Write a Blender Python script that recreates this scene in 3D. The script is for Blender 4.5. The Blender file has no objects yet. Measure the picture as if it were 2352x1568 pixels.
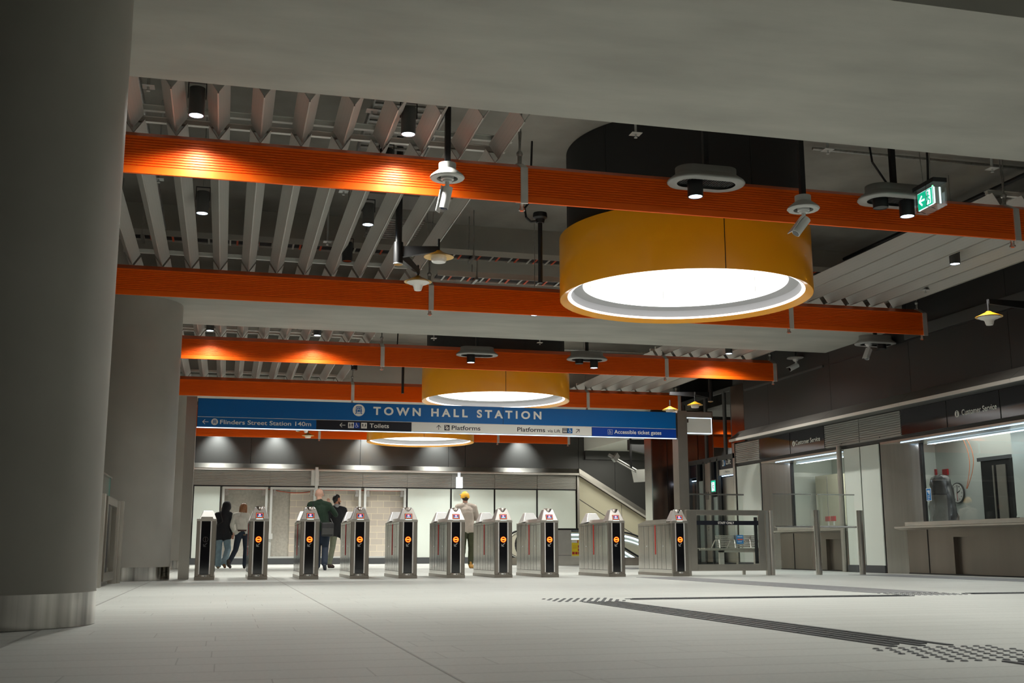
import bpy, bmesh, math, random
from mathutils import Matrix, Vector
random.seed(7)
SC = bpy.context.scene
COL = SC.collection
PI = math.pi

# ---------------------------------------------------------------- camera
cam_d = bpy.data.cameras.new('camera')
cam = bpy.data.objects.new('camera', cam_d); COL.objects.link(cam)
cam_d.sensor_width = 36.0
cam_d.lens = 2575.0 / 2352.0 * 36.0
pitch, yaw, roll = math.radians(10.5), math.radians(14.25), math.radians(-0.09)
fw = Vector((math.sin(yaw)*math.cos(pitch), math.cos(yaw)*math.cos(pitch), math.sin(pitch)))
rt = Vector((math.cos(yaw), -math.sin(yaw), 0)); up = rt.cross(fw)
rt2 = rt*math.cos(roll) + up*math.sin(roll); up2 = up*math.cos(roll) - rt*math.sin(roll)
M = Matrix((rt2, up2, -fw)).transposed().to_4x4(); M.translation = Vector((0, 0, 0.45))
cam.matrix_world = M
cam_d.clip_start = 0.1; cam_d.clip_end = 200
cam_d.dof.use_dof = True; cam_d.dof.focus_distance = 18.5; cam_d.dof.aperture_fstop = 7.0
SC.camera = cam

# ---------------------------------------------------------------- world, exposure
SC.view_settings.view_transform = 'Standard'
SC.view_settings.look = 'None'
SC.view_settings.gamma = 1.0
SC.view_settings.exposure = 0.33
SC.view_settings.use_curve_mapping = False
w = bpy.data.worlds.new('world'); SC.world = w; w.use_nodes = True
w.node_tree.nodes['Background'].inputs[0].default_value = (0.80, 0.86, 0.78, 1)
w.node_tree.nodes['Background'].inputs[1].default_value = 0.06

# ---------------------------------------------------------------- large area lights (the hall behind the camera has the same lamps)
def area(name, loc, size, power, col=(1, 0.97, 0.9), rot=(0, 0, 0), shape='DISK', size_y=None):
    l = bpy.data.lights.new(name, 'AREA'); l.shape = shape; l.size = size
    if size_y: l.size_y = size_y
    l.energy = power; l.color = col
    o = bpy.data.objects.new(name, l); o.location = loc; o.rotation_euler = rot; COL.objects.link(o); return o
DRUM_Z = 3.60; DRUM_X = 5.60; DRUM_Y = (13.05, 23.5, 33.2)
area('drum_lamp', (DRUM_X, 2.55, DRUM_Z+0.30), 2.5, 30)          # the next drum lamp, above and behind the camera
area('drum_lamp', (DRUM_X, -8.0, DRUM_Z+0.30), 2.5, 60)
# service rooms behind the windows on the right, lift lobby and escalator hall
area('office_lamp', (13.6, 17.6, 2.75), 1.6, 30, (1.0, 1, 0.95), shape='RECTANGLE', size_y=3.4)
area('office_lamp', (13.6, 22.2, 2.75), 1.6, 28, (1.0, 1, 0.95), shape='RECTANGLE', size_y=2.0)
area('escalator_lamp', (12.8, 33.3, 3.6), 1.8, 90, (1, 0.98, 0.86), shape='RECTANGLE', size_y=4.0)

def spot(name, loc, power, deg=60, col=(1.0, 0.985, 0.915), blend=0.5, aim=None, rad=0.05):
    l = bpy.data.lights.new(name, 'SPOT'); l.energy = power; l.spot_size = math.radians(deg); l.spot_blend = blend
    l.color = col; l.shadow_soft_size = rad
    o = bpy.data.objects.new(name, l); o.location = loc; COL.objects.link(o)
    if aim: o.rotation_euler = (Vector(aim)-Vector(loc)).to_track_quat('-Z', 'Y').to_euler()
    return o

# downlights of the bays that the picture does not show (before the first beam, and beyond the sign)
for x, y, p in [(4.42, 5.5, 230), (6.8, 5.5, 230), (4.56, -0.5, 110), (6.7, -0.5, 110), (1.52, 2.5, 60), (9.55, 2.5, 160), (9.55, -0.6, 160),
                (-0.4, 30.8, 420), (1.5, 30.8, 420), (-0.4, 33.9, 450), (1.5, 33.9, 450), (4.6, 31.0, 430), (6.7, 31.0, 430), (4.6, 34.6, 450), (7.4, 34.6, 450), (4.42, 26.6, 330), (6.8, 26.6, 330), (9.6, 30.8, 260), (9.6, 33.9, 260)]:
    spot('downlight_beam', (x, y, 4.0 if 4 < x < 8 else 4.25), p, 110, blend=0.9, rad=0.07)
# ---------------------------------------------------------------- materials
def new_mat(name):
    m = bpy.data.materials.new(name); m.use_nodes = True
    return m, m.node_tree.nodes, m.node_tree.links, m.node_tree.nodes['Principled BSDF']
def P(name, col, rough=0.5, metal=0.0, spec=0.5, vary=0.0, scale=3.0, bump=0.0, bscale=40.0, coat=0.0, stretch=None, alpha=None):
    m, N, L, b = new_mat(name)
    b.inputs['Base Color'].default_value = (*col, 1); b.inputs['Roughness'].default_value = rough
    b.inputs['Metallic'].default_value = metal; b.inputs['Specular IOR Level'].default_value = spec
    b.inputs['Coat Weight'].default_value = coat; b.inputs['Coat Roughness'].default_value = 0.08
    tc = N.new('ShaderNodeTexCoord'); mp = N.new('ShaderNodeMapping'); L.new(tc.outputs['Object'], mp.inputs[0])
    if stretch: mp.inputs['Scale'].default_value = stretch
    if vary:
        n = N.new('ShaderNodeTexNoise'); n.inputs['Scale'].default_value = scale; n.inputs['Detail'].default_value = 6
        L.new(mp.outputs[0], n.inputs['Vector'])
        r = N.new('ShaderNodeMapRange'); r.inputs[1].default_value = 0.3; r.inputs[2].default_value = 0.7
        r.inputs[3].default_value = 1-vary; r.inputs[4].default_value = 1+vary
        L.new(n.outputs[0], r.inputs[0])
        mx = N.new('ShaderNodeVectorMath'); mx.operation = 'SCALE'; mx.inputs[0].default_value = col
        L.new(r.outputs[0], mx.inputs['Scale']); L.new(mx.outputs[0], b.inputs['Base Color'])
    if bump:
        n2 = N.new('ShaderNodeTexNoise'); n2.inputs['Scale'].default_value = bscale; n2.inputs['Detail'].default_value = 4
        L.new(mp.outputs[0], n2.inputs['Vector'])
        bp = N.new('ShaderNodeBump'); bp.inputs['Strength'].default_value = bump; bp.inputs['Distance'].default_value = 0.01
        L.new(n2.outputs[0], bp.inputs['Height']); L.new(bp.outputs[0], b.inputs['Normal'])
    return m
def EM(name, col, s):
    m, N, L, b = new_mat(name)
    b.inputs['Base Color'].default_value = (*[min(c, 0.8) for c in col], 1)
    b.inputs['Emission Color'].default_value = (*col, 1); b.inputs['Emission Strength'].default_value = s
    return m
def GL(name, tint=(0.965, 0.985, 0.975), rough=0.0, mixr=0.035):
    # thin pane: mostly clear, with a mirror share that grows at grazing angles
    m = bpy.data.materials.new(name); m.use_nodes = True; N = m.node_tree.nodes; L = m.node_tree.links; N.clear()
    out = N.new('ShaderNodeOutputMaterial'); t = N.new('ShaderNodeBsdfTransparent'); t.inputs[0].default_value = (*tint, 1)
    g = N.new('ShaderNodeBsdfGlossy'); g.inputs['Roughness'].default_value = rough; g.inputs[0].default_value = (1, 1, 1, 1)
    f = N.new('ShaderNodeLayerWeight'); f.inputs[0].default_value = 0.5
    pw = N.new('ShaderNodeMath'); pw.operation = 'POWER'; pw.inputs[1].default_value = 5.0; L.new(f.outputs['Facing'], pw.inputs[0])
    mr = N.new('ShaderNodeMath'); mr.operation = 'MULTIPLY_ADD'; mr.inputs[1].default_value = 0.9; mr.inputs[2].default_value = mixr; L.new(pw.outputs[0], mr.inputs[0])
    mx = N.new('ShaderNodeMixShader'); L.new(mr.outputs[0], mx.inputs[0]); L.new(t.outputs[0], mx.inputs[1]); L.new(g.outputs[0], mx.inputs[2])
    L.new(mx.outputs[0], out.inputs[0]); return m

M_ = {}
M_['conc'] = P('concrete', (0.37, 0.365, 0.325), 0.75, vary=0.13, scale=1.3, bump=0.2, bscale=7, stretch=(0.6, 1.8, 1))
M_['conc_col'] = P('column_render', (0.33, 0.32, 0.285), 0.6, vary=0.07, scale=1.6, bump=0.05, bscale=30)
M_['slab'] = P('slab_concrete', (0.26, 0.248, 0.222), 0.85, vary=0.2, scale=1.5, bump=0.2, bscale=12)
M_['rawconc'] = P('raw_concrete', (0.42, 0.40, 0.35), 0.85, vary=0.12, scale=14, bump=0.3, bscale=20)
M_['steel'] = P('brushed_steel', (0.56, 0.53, 0.49), 0.24, 1.0, vary=0.06, scale=6, stretch=(1, 1, 0.15))
M_['steel_mirror'] = P('polished_steel', (0.56, 0.535, 0.495), 0.13, 1.0, vary=0.05, scale=3, bump=0.30, bscale=2.6, stretch=(2.0, 2.0, 0.22))
M_['steel_soft'] = P('satin_steel', (0.58, 0.55, 0.50), 0.38, 1.0, vary=0.06, scale=4)
M_['steel_pale'] = P('pale_hood_steel', (0.80, 0.78, 0.75), 0.42, 0.7, vary=0.05, scale=8)
M_['steel_brown'] = P('bronze_steel_panel', (0.30, 0.20, 0.17), 0.16, 1.0, vary=0.1, scale=2)
M_['satin'] = P('satin_frame', (0.52, 0.485, 0.43), 0.28, 0.9, vary=0.05, scale=5)
M_['countersteel'] = P('counter_steel', (0.24, 0.21, 0.18), 0.34, 0.9, vary=0.06, scale=3, stretch=(1, 1, 0.1))
M_['revealsteel'] = P('reveal_steel', (0.50, 0.48, 0.44), 0.26, 0.95, vary=0.07, scale=9, stretch=(2, 2, 0.06))
M_['galv'] = P('galvanised_metal', (0.45, 0.45, 0.43), 0.4, 1.0, vary=0.2, scale=20)
M_['frame'] = P('grey_metal_frame', (0.62, 0.64, 0.62), 0.45, 0.3)
M_['orange'] = P('orange_metallic_paint', (0.98, 0.135, 0.004), 0.33, 0.28, spec=0.45)
M_['baffle'] = P('grey_baffle_metal', (0.36, 0.35, 0.32), 0.5, 0.15, vary=0.03, scale=60)
M_['rail'] = P('grey_rail', (0.55, 0.56, 0.52), 0.5, 0.2)
M_['yellow'] = P('yellow_gloss', (0.93, 0.385, 0.006), 0.30, 0.0, spec=0.4, coat=0.35)
M_['yellow_matt'] = P('yellow_shade', (0.46, 0.21, 0.008), 0.4)
M_['cream_in'] = P('cream_shade_inside', (0.80, 0.52, 0.20), 0.5)
M_['black'] = P('black_metal', (0.012, 0.012, 0.013), 0.42, 0.0)
M_['blackgloss'] = P('black_glass', (0.006, 0.006, 0.008), 0.06, 0.0, spec=0.8)
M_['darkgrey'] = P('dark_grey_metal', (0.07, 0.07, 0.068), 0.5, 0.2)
M_['duct'] = P('duct_black', (0.016, 0.016, 0.016), 0.7)
M_['darkpanel'] = P('dark_wall_panel', (0.019, 0.0185, 0.0175), 0.55, 0.0, vary=0.06, scale=1)
M_['darkpanel2'] = P('back_dark_panel', (0.06, 0.06, 0.057), 0.38, 0.2, vary=0.05, scale=1)
M_['signblack'] = P('black_sign_panel', (0.020, 0.018, 0.022), 0.10, 0.0, spec=0.8)
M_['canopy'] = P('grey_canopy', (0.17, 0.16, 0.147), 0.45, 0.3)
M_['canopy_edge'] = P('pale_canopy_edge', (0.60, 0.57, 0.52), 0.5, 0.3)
M_['shutter'] = P('grey_shutter', (0.42, 0.41, 0.38), 0.42, 0.5)
M_['whitepanel'] = P('back_painted_glass', (0.74, 0.80, 0.74), 0.14, 0.0, spec=0.5, vary=0.02, scale=1)
M_['creamwall'] = P('cream_wall', (0.70, 0.66, 0.50), 0.5)
M_['skirt'] = P('dark_skirting', (0.07, 0.075, 0.08), 0.5)
M_['white'] = P('white_enamel', (0.78, 0.78, 0.74), 0.4)
M_['whiteroom'] = P('office_wall', (0.62, 0.66, 0.62), 0.6)
M_['opal'] = P('opal_glass', (0.80, 0.78, 0.74), 0.35)
M_['liner'] = EM('lamp_liner', (1, 0.985, 0.97), 1.35)
M_['liner_band'] = P('lamp_band_white', (0.50, 0.50, 0.52), 0.6)
M_['led'] = EM('led_line', (0.45, 0.70, 1.0), 3.0)
M_['led_low'] = EM('led_line_dim', (0.60, 0.78, 1.0), 2.0)
M_['bulb'] = EM('downlight_lens', (0.62, 0.80, 1.0), 10)
M_['redhalo'] = EM('red_led_halo', (1.0, 0.05, 0.005), 1.6)
M_['redcore'] = EM('orange_led_core', (1.0, 0.30, 0.02), 2.2)
M_['pillar'] = P('brown_steel_pillar', (0.36, 0.325, 0.285), 0.34, 1.0, vary=0.05, scale=6)
M_['redstrip'] = P('red_strip', (0.55, 0.03, 0.02), 0.35)
M_['green'] = EM('exit_green', (0.0, 0.42, 0.24), 0.9)
M_['green_dot'] = EM('green_indicator', (0.1, 1.0, 0.2), 4)
M_['exitwhite'] = EM('exit_white', (0.75, 0.95, 1.0), 1.1)
M_['scrblue'] = EM('screen_blue', (0.02, 0.03, 0.12), 0.6)
M_['scrorange'] = EM('screen_orange_frame', (1.0, 0.16, 0.03), 0.9)
M_['scrpink'] = EM('screen_pink', (1.0, 0.25, 0.4), 1.3)
M_['scrcyan'] = EM('screen_cyan', (0.3, 0.75, 1.0), 1.2)
M_['glow'] = EM('reader_glow', (0.75, 1.0, 0.85), 1.3)
M_['signblue'] = P('sign_blue', (0.0, 0.13, 0.42), 0.32, spec=0.4)
M_['signblue2'] = P('sign_deep_blue', (0.0, 0.055, 0.40), 0.32)
M_['signcream'] = P('sign_off_white', (0.92, 0.90, 0.83), 0.5)
M_['signgrey'] = P('sign_pale_grey', (0.86, 0.85, 0.79), 0.5)
M_['signdark'] = P('sign_navy_black', (0.008, 0.010, 0.018), 0.35)
M_['red'] = P('red_plastic', (0.42, 0.015, 0.02), 0.4)
M_['redcable'] = P('red_cable', (0.65, 0.09, 0.03), 0.5)
M_['orangecable'] = P('orange_cable', (0.75, 0.28, 0.14), 0.5)
M_['stickblue'] = P('sticker_blue', (0.01, 0.18, 0.48), 0.4)
M_['posteryellow'] = P('poster_yellow', (0.85, 0.66, 0.02), 0.45)
M_['tactile'] = P('dark_tactile', (0.040, 0.046, 0.050), 0.45)
M_['tactile_base'] = P('bluestone_paver', (0.20, 0.205, 0.21), 0.55, vary=0.15, scale=20)
M_['glass'] = GL('clear_glass')
M_['glass_edge'] = P('glass_edge_green', (0.03, 0.26, 0.22), 0.2)
M_['glass_dark'] = GL('lift_glass', (0.10, 0.10, 0.11), 0.0, 0.30)
M_['plastic_grey'] = P('grey_plastic', (0.30, 0.30, 0.285), 0.5)
M_['plastic_light'] = P('light_grey_plastic', (0.50, 0.51, 0.49), 0.45)
M_['camwhite'] = P('camera_white', (0.72, 0.73, 0.72), 0.35)
M_['rubber'] = P('rubber_handrail', (0.015, 0.015, 0.016), 0.4)
M_['tarp'] = P('grey_plastic_wrap', (0.040, 0.040, 0.042), 0.26, spec=0.7, bump=0.8, bscale=7)

def mat_floor():
    # stone planks 0.30 m deep in rows along X, every row shifted by its own random amount
    m, N, L, b = new_mat('stone_plank_floor')
    def mth(op, a, c=None):
        n = N.new('ShaderNodeMath'); n.operation = op
        for k, q in enumerate((a, c)):
            if q is None: continue
            if isinstance(q, (int, float)): n.inputs[k].default_value = q
            else: L.new(q, n.inputs[k])
        return n.outputs[0]
    tc = N.new('ShaderNodeTexCoord'); sp = N.new('ShaderNodeSeparateXYZ'); L.new(tc.outputs['Object'], sp.inputs[0])
    row = mth('DIVIDE', sp.outputs['Y'], 0.30); ri = mth('FLOOR', row); rf = mth('FRACT', row)
    wn = N.new('ShaderNodeTexWhiteNoise'); wn.noise_dimensions = '1D'; L.new(ri, wn.inputs['W'])
    u = mth('ADD', mth('DIVIDE', sp.outputs['X'], 1.10), mth('MULTIPLY', wn.outputs['Value'], 7.3)); ui = mth('FLOOR', u); uf = mth('FRACT', u)
    j1 = mth('LESS_THAN', rf, 0.022); j2 = mth('MULTIPLY', mth('LESS_THAN', uf, 0.0042), 0.6); jt = mth('MAXIMUM', j1, j2)
    wn2 = N.new('ShaderNodeTexWhiteNoise'); wn2.noise_dimensions = '2D'; cb = N.new('ShaderNodeCombineXYZ'); L.new(ui, cb.inputs[0]); L.new(ri, cb.inputs[1]); L.new(cb.outputs[0], wn2.inputs['Vector'])
    n = N.new('ShaderNodeTexNoise'); n.inputs['Scale'].default_value = 55; n.inputs['Detail'].default_value = 8; n.inputs['Roughness'].default_value = 0.75; L.new(tc.outputs['Object'], n.inputs['Vector'])
    n2 = N.new('ShaderNodeTexNoise'); n2.inputs['Scale'].default_value = 1.1; n2.inputs['Detail'].default_value = 4; L.new(tc.outputs['Object'], n2.inputs['Vector'])
    tot = mth('ADD', mth('ADD', mth('MULTIPLY', n.outputs[0], 0.62), mth('MULTIPLY', n2.outputs[0], 0.10)), mth('MULTIPLY', wn2.outputs['Value'], 0.055))
    sc = mth('ADD', tot, 0.62)
    v = N.new('ShaderNodeVectorMath'); v.operation = 'SCALE'; v.inputs[0].default_value = (0.485, 0.503, 0.475); L.new(sc, v.inputs['Scale'])
    mx = N.new('ShaderNodeMix'); mx.data_type = 'RGBA'; L.new(jt, mx.inputs[0]); L.new(v.outputs[0], mx.inputs[6]); mx.inputs[7].default_value = (0.20, 0.20, 0.19, 1)
    L.new(mx.outputs[2], b.inputs['Base Color']); b.inputs['Roughness'].default_value = 0.5; b.inputs['Specular IOR Level'].default_value = 0.35
    bp = N.new('ShaderNodeBump'); bp.inputs['Strength'].default_value = 0.3; bp.inputs['Distance'].default_value = 0.003; bp.invert = True
    L.new(jt, bp.inputs['Height']); L.new(bp.outputs[0], b.inputs['Normal'])
    return m
M_['floor'] = mat_floor()
def mat_block():
    m, N, L, b = new_mat('grey_blockwork')
    tc = N.new('ShaderNodeTexCoord'); mp = N.new('ShaderNodeMapping'); mp.inputs['Rotation'].default_value = (PI/2, 0, 0); L.new(tc.outputs['Object'], mp.inputs[0])
    br = N.new('ShaderNodeTexBrick'); br.offset = 0.5
    br.inputs['Scale'].default_value = 1.0; br.inputs['Brick Width'].default_value = 0.40; br.inputs['Row Height'].default_value = 0.20
    br.inputs['Mortar Size'].default_value = 0.006
    br.inputs['Color1'].default_value = (0.60, 0.54, 0.46, 1); br.inputs['Color2'].default_value = (0.50, 0.45, 0.395, 1); br.inputs['Mortar'].default_value = (0.80, 0.72, 0.54, 1)
    L.new(mp.outputs[0], br.inputs['Vector']); L.new(br.outputs['Color'], b.inputs['Base Color']); b.inputs['Roughness'].default_value = 0.9
    return m
M_['block'] = mat_block()
def mat_perf():
    # perforated baffle: tiny dark holes in a grid over the grey metal
    m, N, L, b = new_mat('perforated_baffle')
    tc = N.new('ShaderNodeTexCoord'); mp = N.new('ShaderNodeMapping'); mp.inputs['Scale'].default_value = (90, 90, 90); L.new(tc.outputs['Object'], mp.inputs[0])
    vo = N.new('ShaderNodeTexVoronoi'); vo.inputs['Randomness'].default_value = 0.0; vo.inputs['Scale'].default_value = 1.0; L.new(mp.outputs[0], vo.inputs['Vector'])
    cr = N.new('ShaderNodeMapRange'); cr.inputs[1].default_value = 0.22; cr.inputs[2].default_value = 0.34; cr.inputs[3].default_value = 0.84; cr.inputs[4].default_value = 1.0
    L.new(vo.outputs['Distance'], cr.inputs[0])
    v = N.new('ShaderNodeVectorMath'); v.operation = 'SCALE'; v.inputs[0].default_value = (0.385, 0.375, 0.345); L.new(cr.outputs[0], v.inputs['Scale'])
    L.new(v.outputs[0], b.inputs['Base Color']); b.inputs['Roughness'].default_value = 0.5; b.inputs['Metallic'].default_value = 0.1
    return m
M_['perf'] = mat_perf()

# ---------------------------------------------------------------- mesh helpers
class MB:
    """collects shapes; build() links them as ONE mesh object"""
    def __init__(s, mx=None): s.v = []; s.f = []; s.mi = []; s.M = mx; s.m = 0; s.sm = []
    def add(s, vs, fs, smooth=False):
        o = len(s.v)
        for p in vs:
            p = Vector(p); s.v.append(tuple(s.M @ p) if s.M else tuple(p))
        for f in fs: s.f.append([i+o for i in f]); s.mi.append(s.m); s.sm.append(smooth)
    def box(s, x0, x1, y0, y1, z0, z1):
        v = [(x, y, z) for z in (z0, z1) for y in (y0, y1) for x in (x0, x1)]
        s.add(v, [(0, 2, 3, 1), (4, 5, 7, 6), (0, 1, 5, 4), (2, 6, 7, 3), (0, 4, 6, 2), (1, 3, 7, 5)])
    def prism(s, pts, axis, a, b, smooth=False):
        """polygon pts in the other two axes, extruded along axis from a to b"""
        n = len(pts)
        def mk(p, t):
            return {'x': (t, p[0], p[1]), 'y': (p[0], t, p[1]), 'z': (p[0], p[1], t)}[axis]
        v = [mk(p, a) for p in pts] + [mk(p, b) for p in pts]
        s.add(v, [list(range(n))[::-1], list(range(n, 2*n))])
        s.add(v, [(i, (i+1) % n, (i+1) % n+n, i+n) for i in range(n)], smooth)
    def tube(s, p0, p1, r0, r1=None, n=12, cap=True, smooth=True):
        r1 = r0 if r1 is None else r1
        p0, p1 = Vector(p0), Vector(p1); d = (p1-p0).normalized()
        a = Vector((0, 0, 1)) if abs(d.z) < 0.95 else Vector((1, 0, 0))
        u = d.cross(a).normalized(); w_ = d.cross(u)
        v = []
        for p, r in ((p0, r0), (p1, r1)):
            for i in range(n):
                t = 2*PI*i/n; v.append(p + (u*math.cos(t)+w_*math.sin(t))*r)
        s.add(v, [(i, i+n, (i+1) % n+n, (i+1) % n) for i in range(n)], smooth)
        if cap: s.add(v, [list(range(n)), list(range(n, 2*n))[::-1]])
    def path(s, pts, r, n=8):
        for i in range(len(pts)-1): s.tube(pts[i], pts[i+1], r, n=n)
    def lathe(s, prof, c=(0, 0, 0), n=32, closed=False, sx=1.0, sy=1.0, smooth=True):
        if closed: prof = list(prof)+[prof[0]]
        closed = False
        if smooth and len(prof) > 2:                                  # split the profile at sharp corners so shading stays crisp
            runs = [[prof[0]]]
            for j in range(1, len(prof)):
                runs[-1].append(prof[j])
                if j < len(prof)-1:
                    a1 = math.atan2(prof[j][1]-prof[j-1][1], prof[j][0]-prof[j-1][0]); a2 = math.atan2(prof[j+1][1]-prof[j][1], prof[j+1][0]-prof[j][0])
                    d = abs((a2-a1+PI) % (2*PI)-PI)
                    if d > math.radians(42): runs.append([prof[j]])
            if len(runs) > 1:
                for r_ in runs: s.lathe(r_, c, n, False, sx, sy, True)
                return
        v = []; k = len(prof)
        for i in range(n):
            t = 2*PI*i/n
            for r, z in prof: v.append((c[0]+r*sx*math.cos(t), c[1]+r*sy*math.sin(t), c[2]+z))
        f = []
        kk = k if closed else k-1
        for i in range(n):
            for j in range(kk):
                a = i*k+j; b = i*k+(j+1) % k; cc = ((i+1) % n)*k+(j+1) % k; d = ((i+1) % n)*k+j
                f.append((a, d, cc, b))
        s.add(v, f, smooth)
    def oval(s, prof, L, c=(0, 0, 0), n=36):
        """stadium-shaped lathe: profile radius r, straight length L along x"""
        v = []; k = len(prof)
        for i in range(n):
            t = 2*PI*i/n; sh = L/2 if math.cos(t) >= 0 else -L/2
            for r, z in prof: v.append((c[0]+sh+r*math.cos(t), c[1]+r*math.sin(t), c[2]+z))
        f = []
        for i in range(n):
            for j in range(k-1):
                a = i*k+j; f.append((a, ((i+1) % n)*k+j, ((i+1) % n)*k+j+1, a+1))
        s.add(v, f, True)
    def sphere(s, c, r, n=12, sx=1, sy=1, sz=1):
        prof = [(max(1e-4, r*math.sin(PI*j/n)), -r*math.cos(PI*j/n)*sz) for j in range(n+1)]
        s.lathe(prof, c, 2*n, sx=sx, sy=sy)
    def quad(s, a, b, c, d): s.add([a, b, c, d], [(0, 1, 2, 3)])
    # flat glyphs in local (u, v), raised by d
    def rect(s, u0, u1, v0, v1, d=0.002): s.box(u0, u1, v0, v1, 0, d)
    def disc(s, u, v, r, d=0.002, n=32): s.prism([(u+r*math.cos(2*PI*i/n), v+r*math.sin(2*PI*i/n)) for i in range(n)], 'z', 0, d)
    def ring(s, u, v, r0, r1, d=0.002, n=32, a0=0.0, a1=2*PI):
        full = abs(a1-a0-2*PI) < 1e-6
        for i in range(n):
            t0 = a0+(a1-a0)*i/n; t1 = a0+(a1-a0)*(i+1)/n
            s.prism([(u+r0*math.cos(t0), v+r0*math.sin(t0)), (u+r1*math.cos(t0), v+r1*math.sin(t0)), (u+r1*math.cos(t1), v+r1*math.sin(t1)), (u+r0*math.cos(t1), v+r0*math.sin(t1))], 'z', 0, d)
    def line(s, u0, v0, u1, v1, w_, d=0.002):
        a = math.atan2(v1-v0, u1-u0); dx, dy = -math.sin(a)*w_/2, math.cos(a)*w_/2
        s.prism([(u0+dx, v0+dy), (u0-dx, v0-dy), (u1-dx, v1-dy), (u1+dx, v1+dy)], 'z', 0, d)
    def poly(s, pts, d=0.002): s.prism(pts, 'z', 0, d)
    def text(s, body, u0, u1, v0, cap, bold=0.0, spacing=1.0, d=0.002):
        """lettering from u0 to u1 on baseline v0, capitals `cap` tall"""
        def mesh_of(txt):
            cu = bpy.data.curves.new('t', 'FONT'); cu.body = txt; cu.size = 1; cu.offset = bold; cu.space_character = spacing; cu.resolution_u = 6
            o = bpy.data.objects.new('t', cu); COL.objects.link(o)
            bpy.context.view_layer.update()
            dg = bpy.context.evaluated_depsgraph_get(); e = o.evaluated_get(dg); me = e.to_mesh()
            vs = [tuple(v.co) for v in me.vertices]; fs = [tuple(p.vertices) for p in me.polygons]
            e.to_mesh_clear(); bpy.data.objects.remove(o); bpy.data.curves.remove(cu); return vs, fs
        hv, _ = mesh_of('H'); H = max(v[1] for v in hv)-min(v[1] for v in hv); zb = min(v[1] for v in hv)
        vs, fs = mesh_of(body)
        a = min(v[0] for v in vs); b = max(v[0] for v in vs)
        s.add([(u0+(x-a)/(b-a)*(u1-u0), v0+(y-zb)/H*cap, d) for x, y, z in vs], fs)
    def build(s, name, mats, parent=None, origin=(0, 0, 0), bevel=0.0, seg=1):
        me = bpy.data.meshes.new(name)
        ox, oy, oz = origin
        me.from_pydata([(x-ox, y-oy, z-oz) for x, y, z in s.v], [], s.f)
        if not isinstance(mats, (list, tuple)): mats = [mats]
        for m in mats: me.materials.append(m if not isinstance(m, str) else M_[m])
        me.polygons.foreach_set('material_index', s.mi); me.polygons.foreach_set('use_smooth', s.sm)
        me.update()
        bm = bmesh.new(); bm.from_mesh(me); bmesh.ops.recalc_face_normals(bm, faces=bm.faces); bm.to_mesh(me); bm.free()
        o = bpy.data.objects.new(name, me); COL.objects.link(o)
        if parent is not None: o.parent = parent
        else: o.location = origin
        if bevel:
            bv = o.modifiers.new('bevel', 'BEVEL'); bv.width = bevel; bv.segments = seg; bv.limit_method = 'ANGLE'; bv.angle_limit = math.radians(40)
        return o
def FR(o, U, V):
    U = Vector(U); V = Vector(V); N = U.cross(V); m = Matrix((U, V, N)).transposed().to_4x4(); m.translation = Vector(o); return m
def FRONT(x, y, z): return FR((x, y, z), (1, 0, 0), (0, 0, 1))       # plane facing the camera (-Y)
def SIDE(x, y, z): return FR((x, y, z), (0, -1, 0), (0, 0, 1))       # plane facing -X, reads left to right
def thing(name, label, cat, loc=(0, 0, 0), group=None, rotz=0):
    o = bpy.data.objects.new(name, None); COL.objects.link(o); o.empty_display_size = 0.1
    o.location = loc; o.rotation_euler = (0, 0, rotz); o['label'] = label; o['category'] = cat
    if group: o['group'] = group
    return o
def tag(o, label, cat, group=None, kind=None):
    o['label'] = label; o['category'] = cat
    if group: o['group'] = group
    if kind: o['kind'] = kind
    return o
def struct(o, label=None):
    o['kind'] = 'structure'
    if label: o['label'] = label
    return o
def dup(root, loc, label=None, group=None, rotz=None):
    r = root.copy(); COL.objects.link(r); r.location = loc
    if rotz is not None: r.rotation_euler = (0, 0, rotz)
    if label: r['label'] = label
    if group: r['group'] = group
    for ch in list(root.children):
        c = ch.copy(); COL.objects.link(c); c.parent = r
        for g in list(ch.children):
            d = g.copy(); COL.objects.link(d); d.parent = c
    return r
ORD = ['first', 'second', 'third', 'fourth', 'fifth', 'sixth', 'seventh', 'eighth', 'ninth', 'tenth', 'eleventh', 'twelfth']
# ================================================================ STRUCTURE
ZS = 4.25; ZC = 5.55
b = MB(); b.box(-4, 22, -14, 38.5, -0.2, 0); struct(b.build('floor', 'floor'), 'pale stone plank floor of the concourse')
b = MB(); b.box(-4, 17, -14, 38.5, ZC, ZC+0.3); struct(b.build('ceiling', 'slab'), 'dark raw concrete slab above the services')
for k, (y0, y1) in enumerate([(-4.05, -1.4), (6.45, 9.10), (16.95, 19.60), (27.45, 30.1)]):
    b = MB(); b.box(-4, 11.36, y0, y1, ZS, ZC-0.002)
    struct(b.build('trim_%d' % (k+1), 'conc', origin=(0, y0, ZS)), 'broad smooth grey concrete beam across the ceiling')
b = MB(); b.box(-4.2, -4, -14, 38.5, 0, ZC); struct(b.build('wall_left', 'conc_col'), 'grey left wall')
b = MB(); b.box(-4, 22, -14.2, -14, 0, ZC); struct(b.build('wall_front', 'conc_col'), 'grey wall behind the viewer')

# dark lines in the floor, joints among them (thin dark inlays, 1 mm proud)
for n, (x0, x1, y0, y1) in enumerate([(0.818, 0.828, 1.5, 36.2), (-1.0, -0.985, 1.5, 36.2), (-3.9, 11.9, 26.6, 26.68), (-3.9, 9.0, 31.4, 31.5)]):
    b = MB(); b.box(x0, x1, y0, y1, 0.0, 0.0012); struct(b.build('trim_%d' % (n+10), 'skirt' if n > 1 else 'plastic_grey'), 'dark line in the stone floor')

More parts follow.
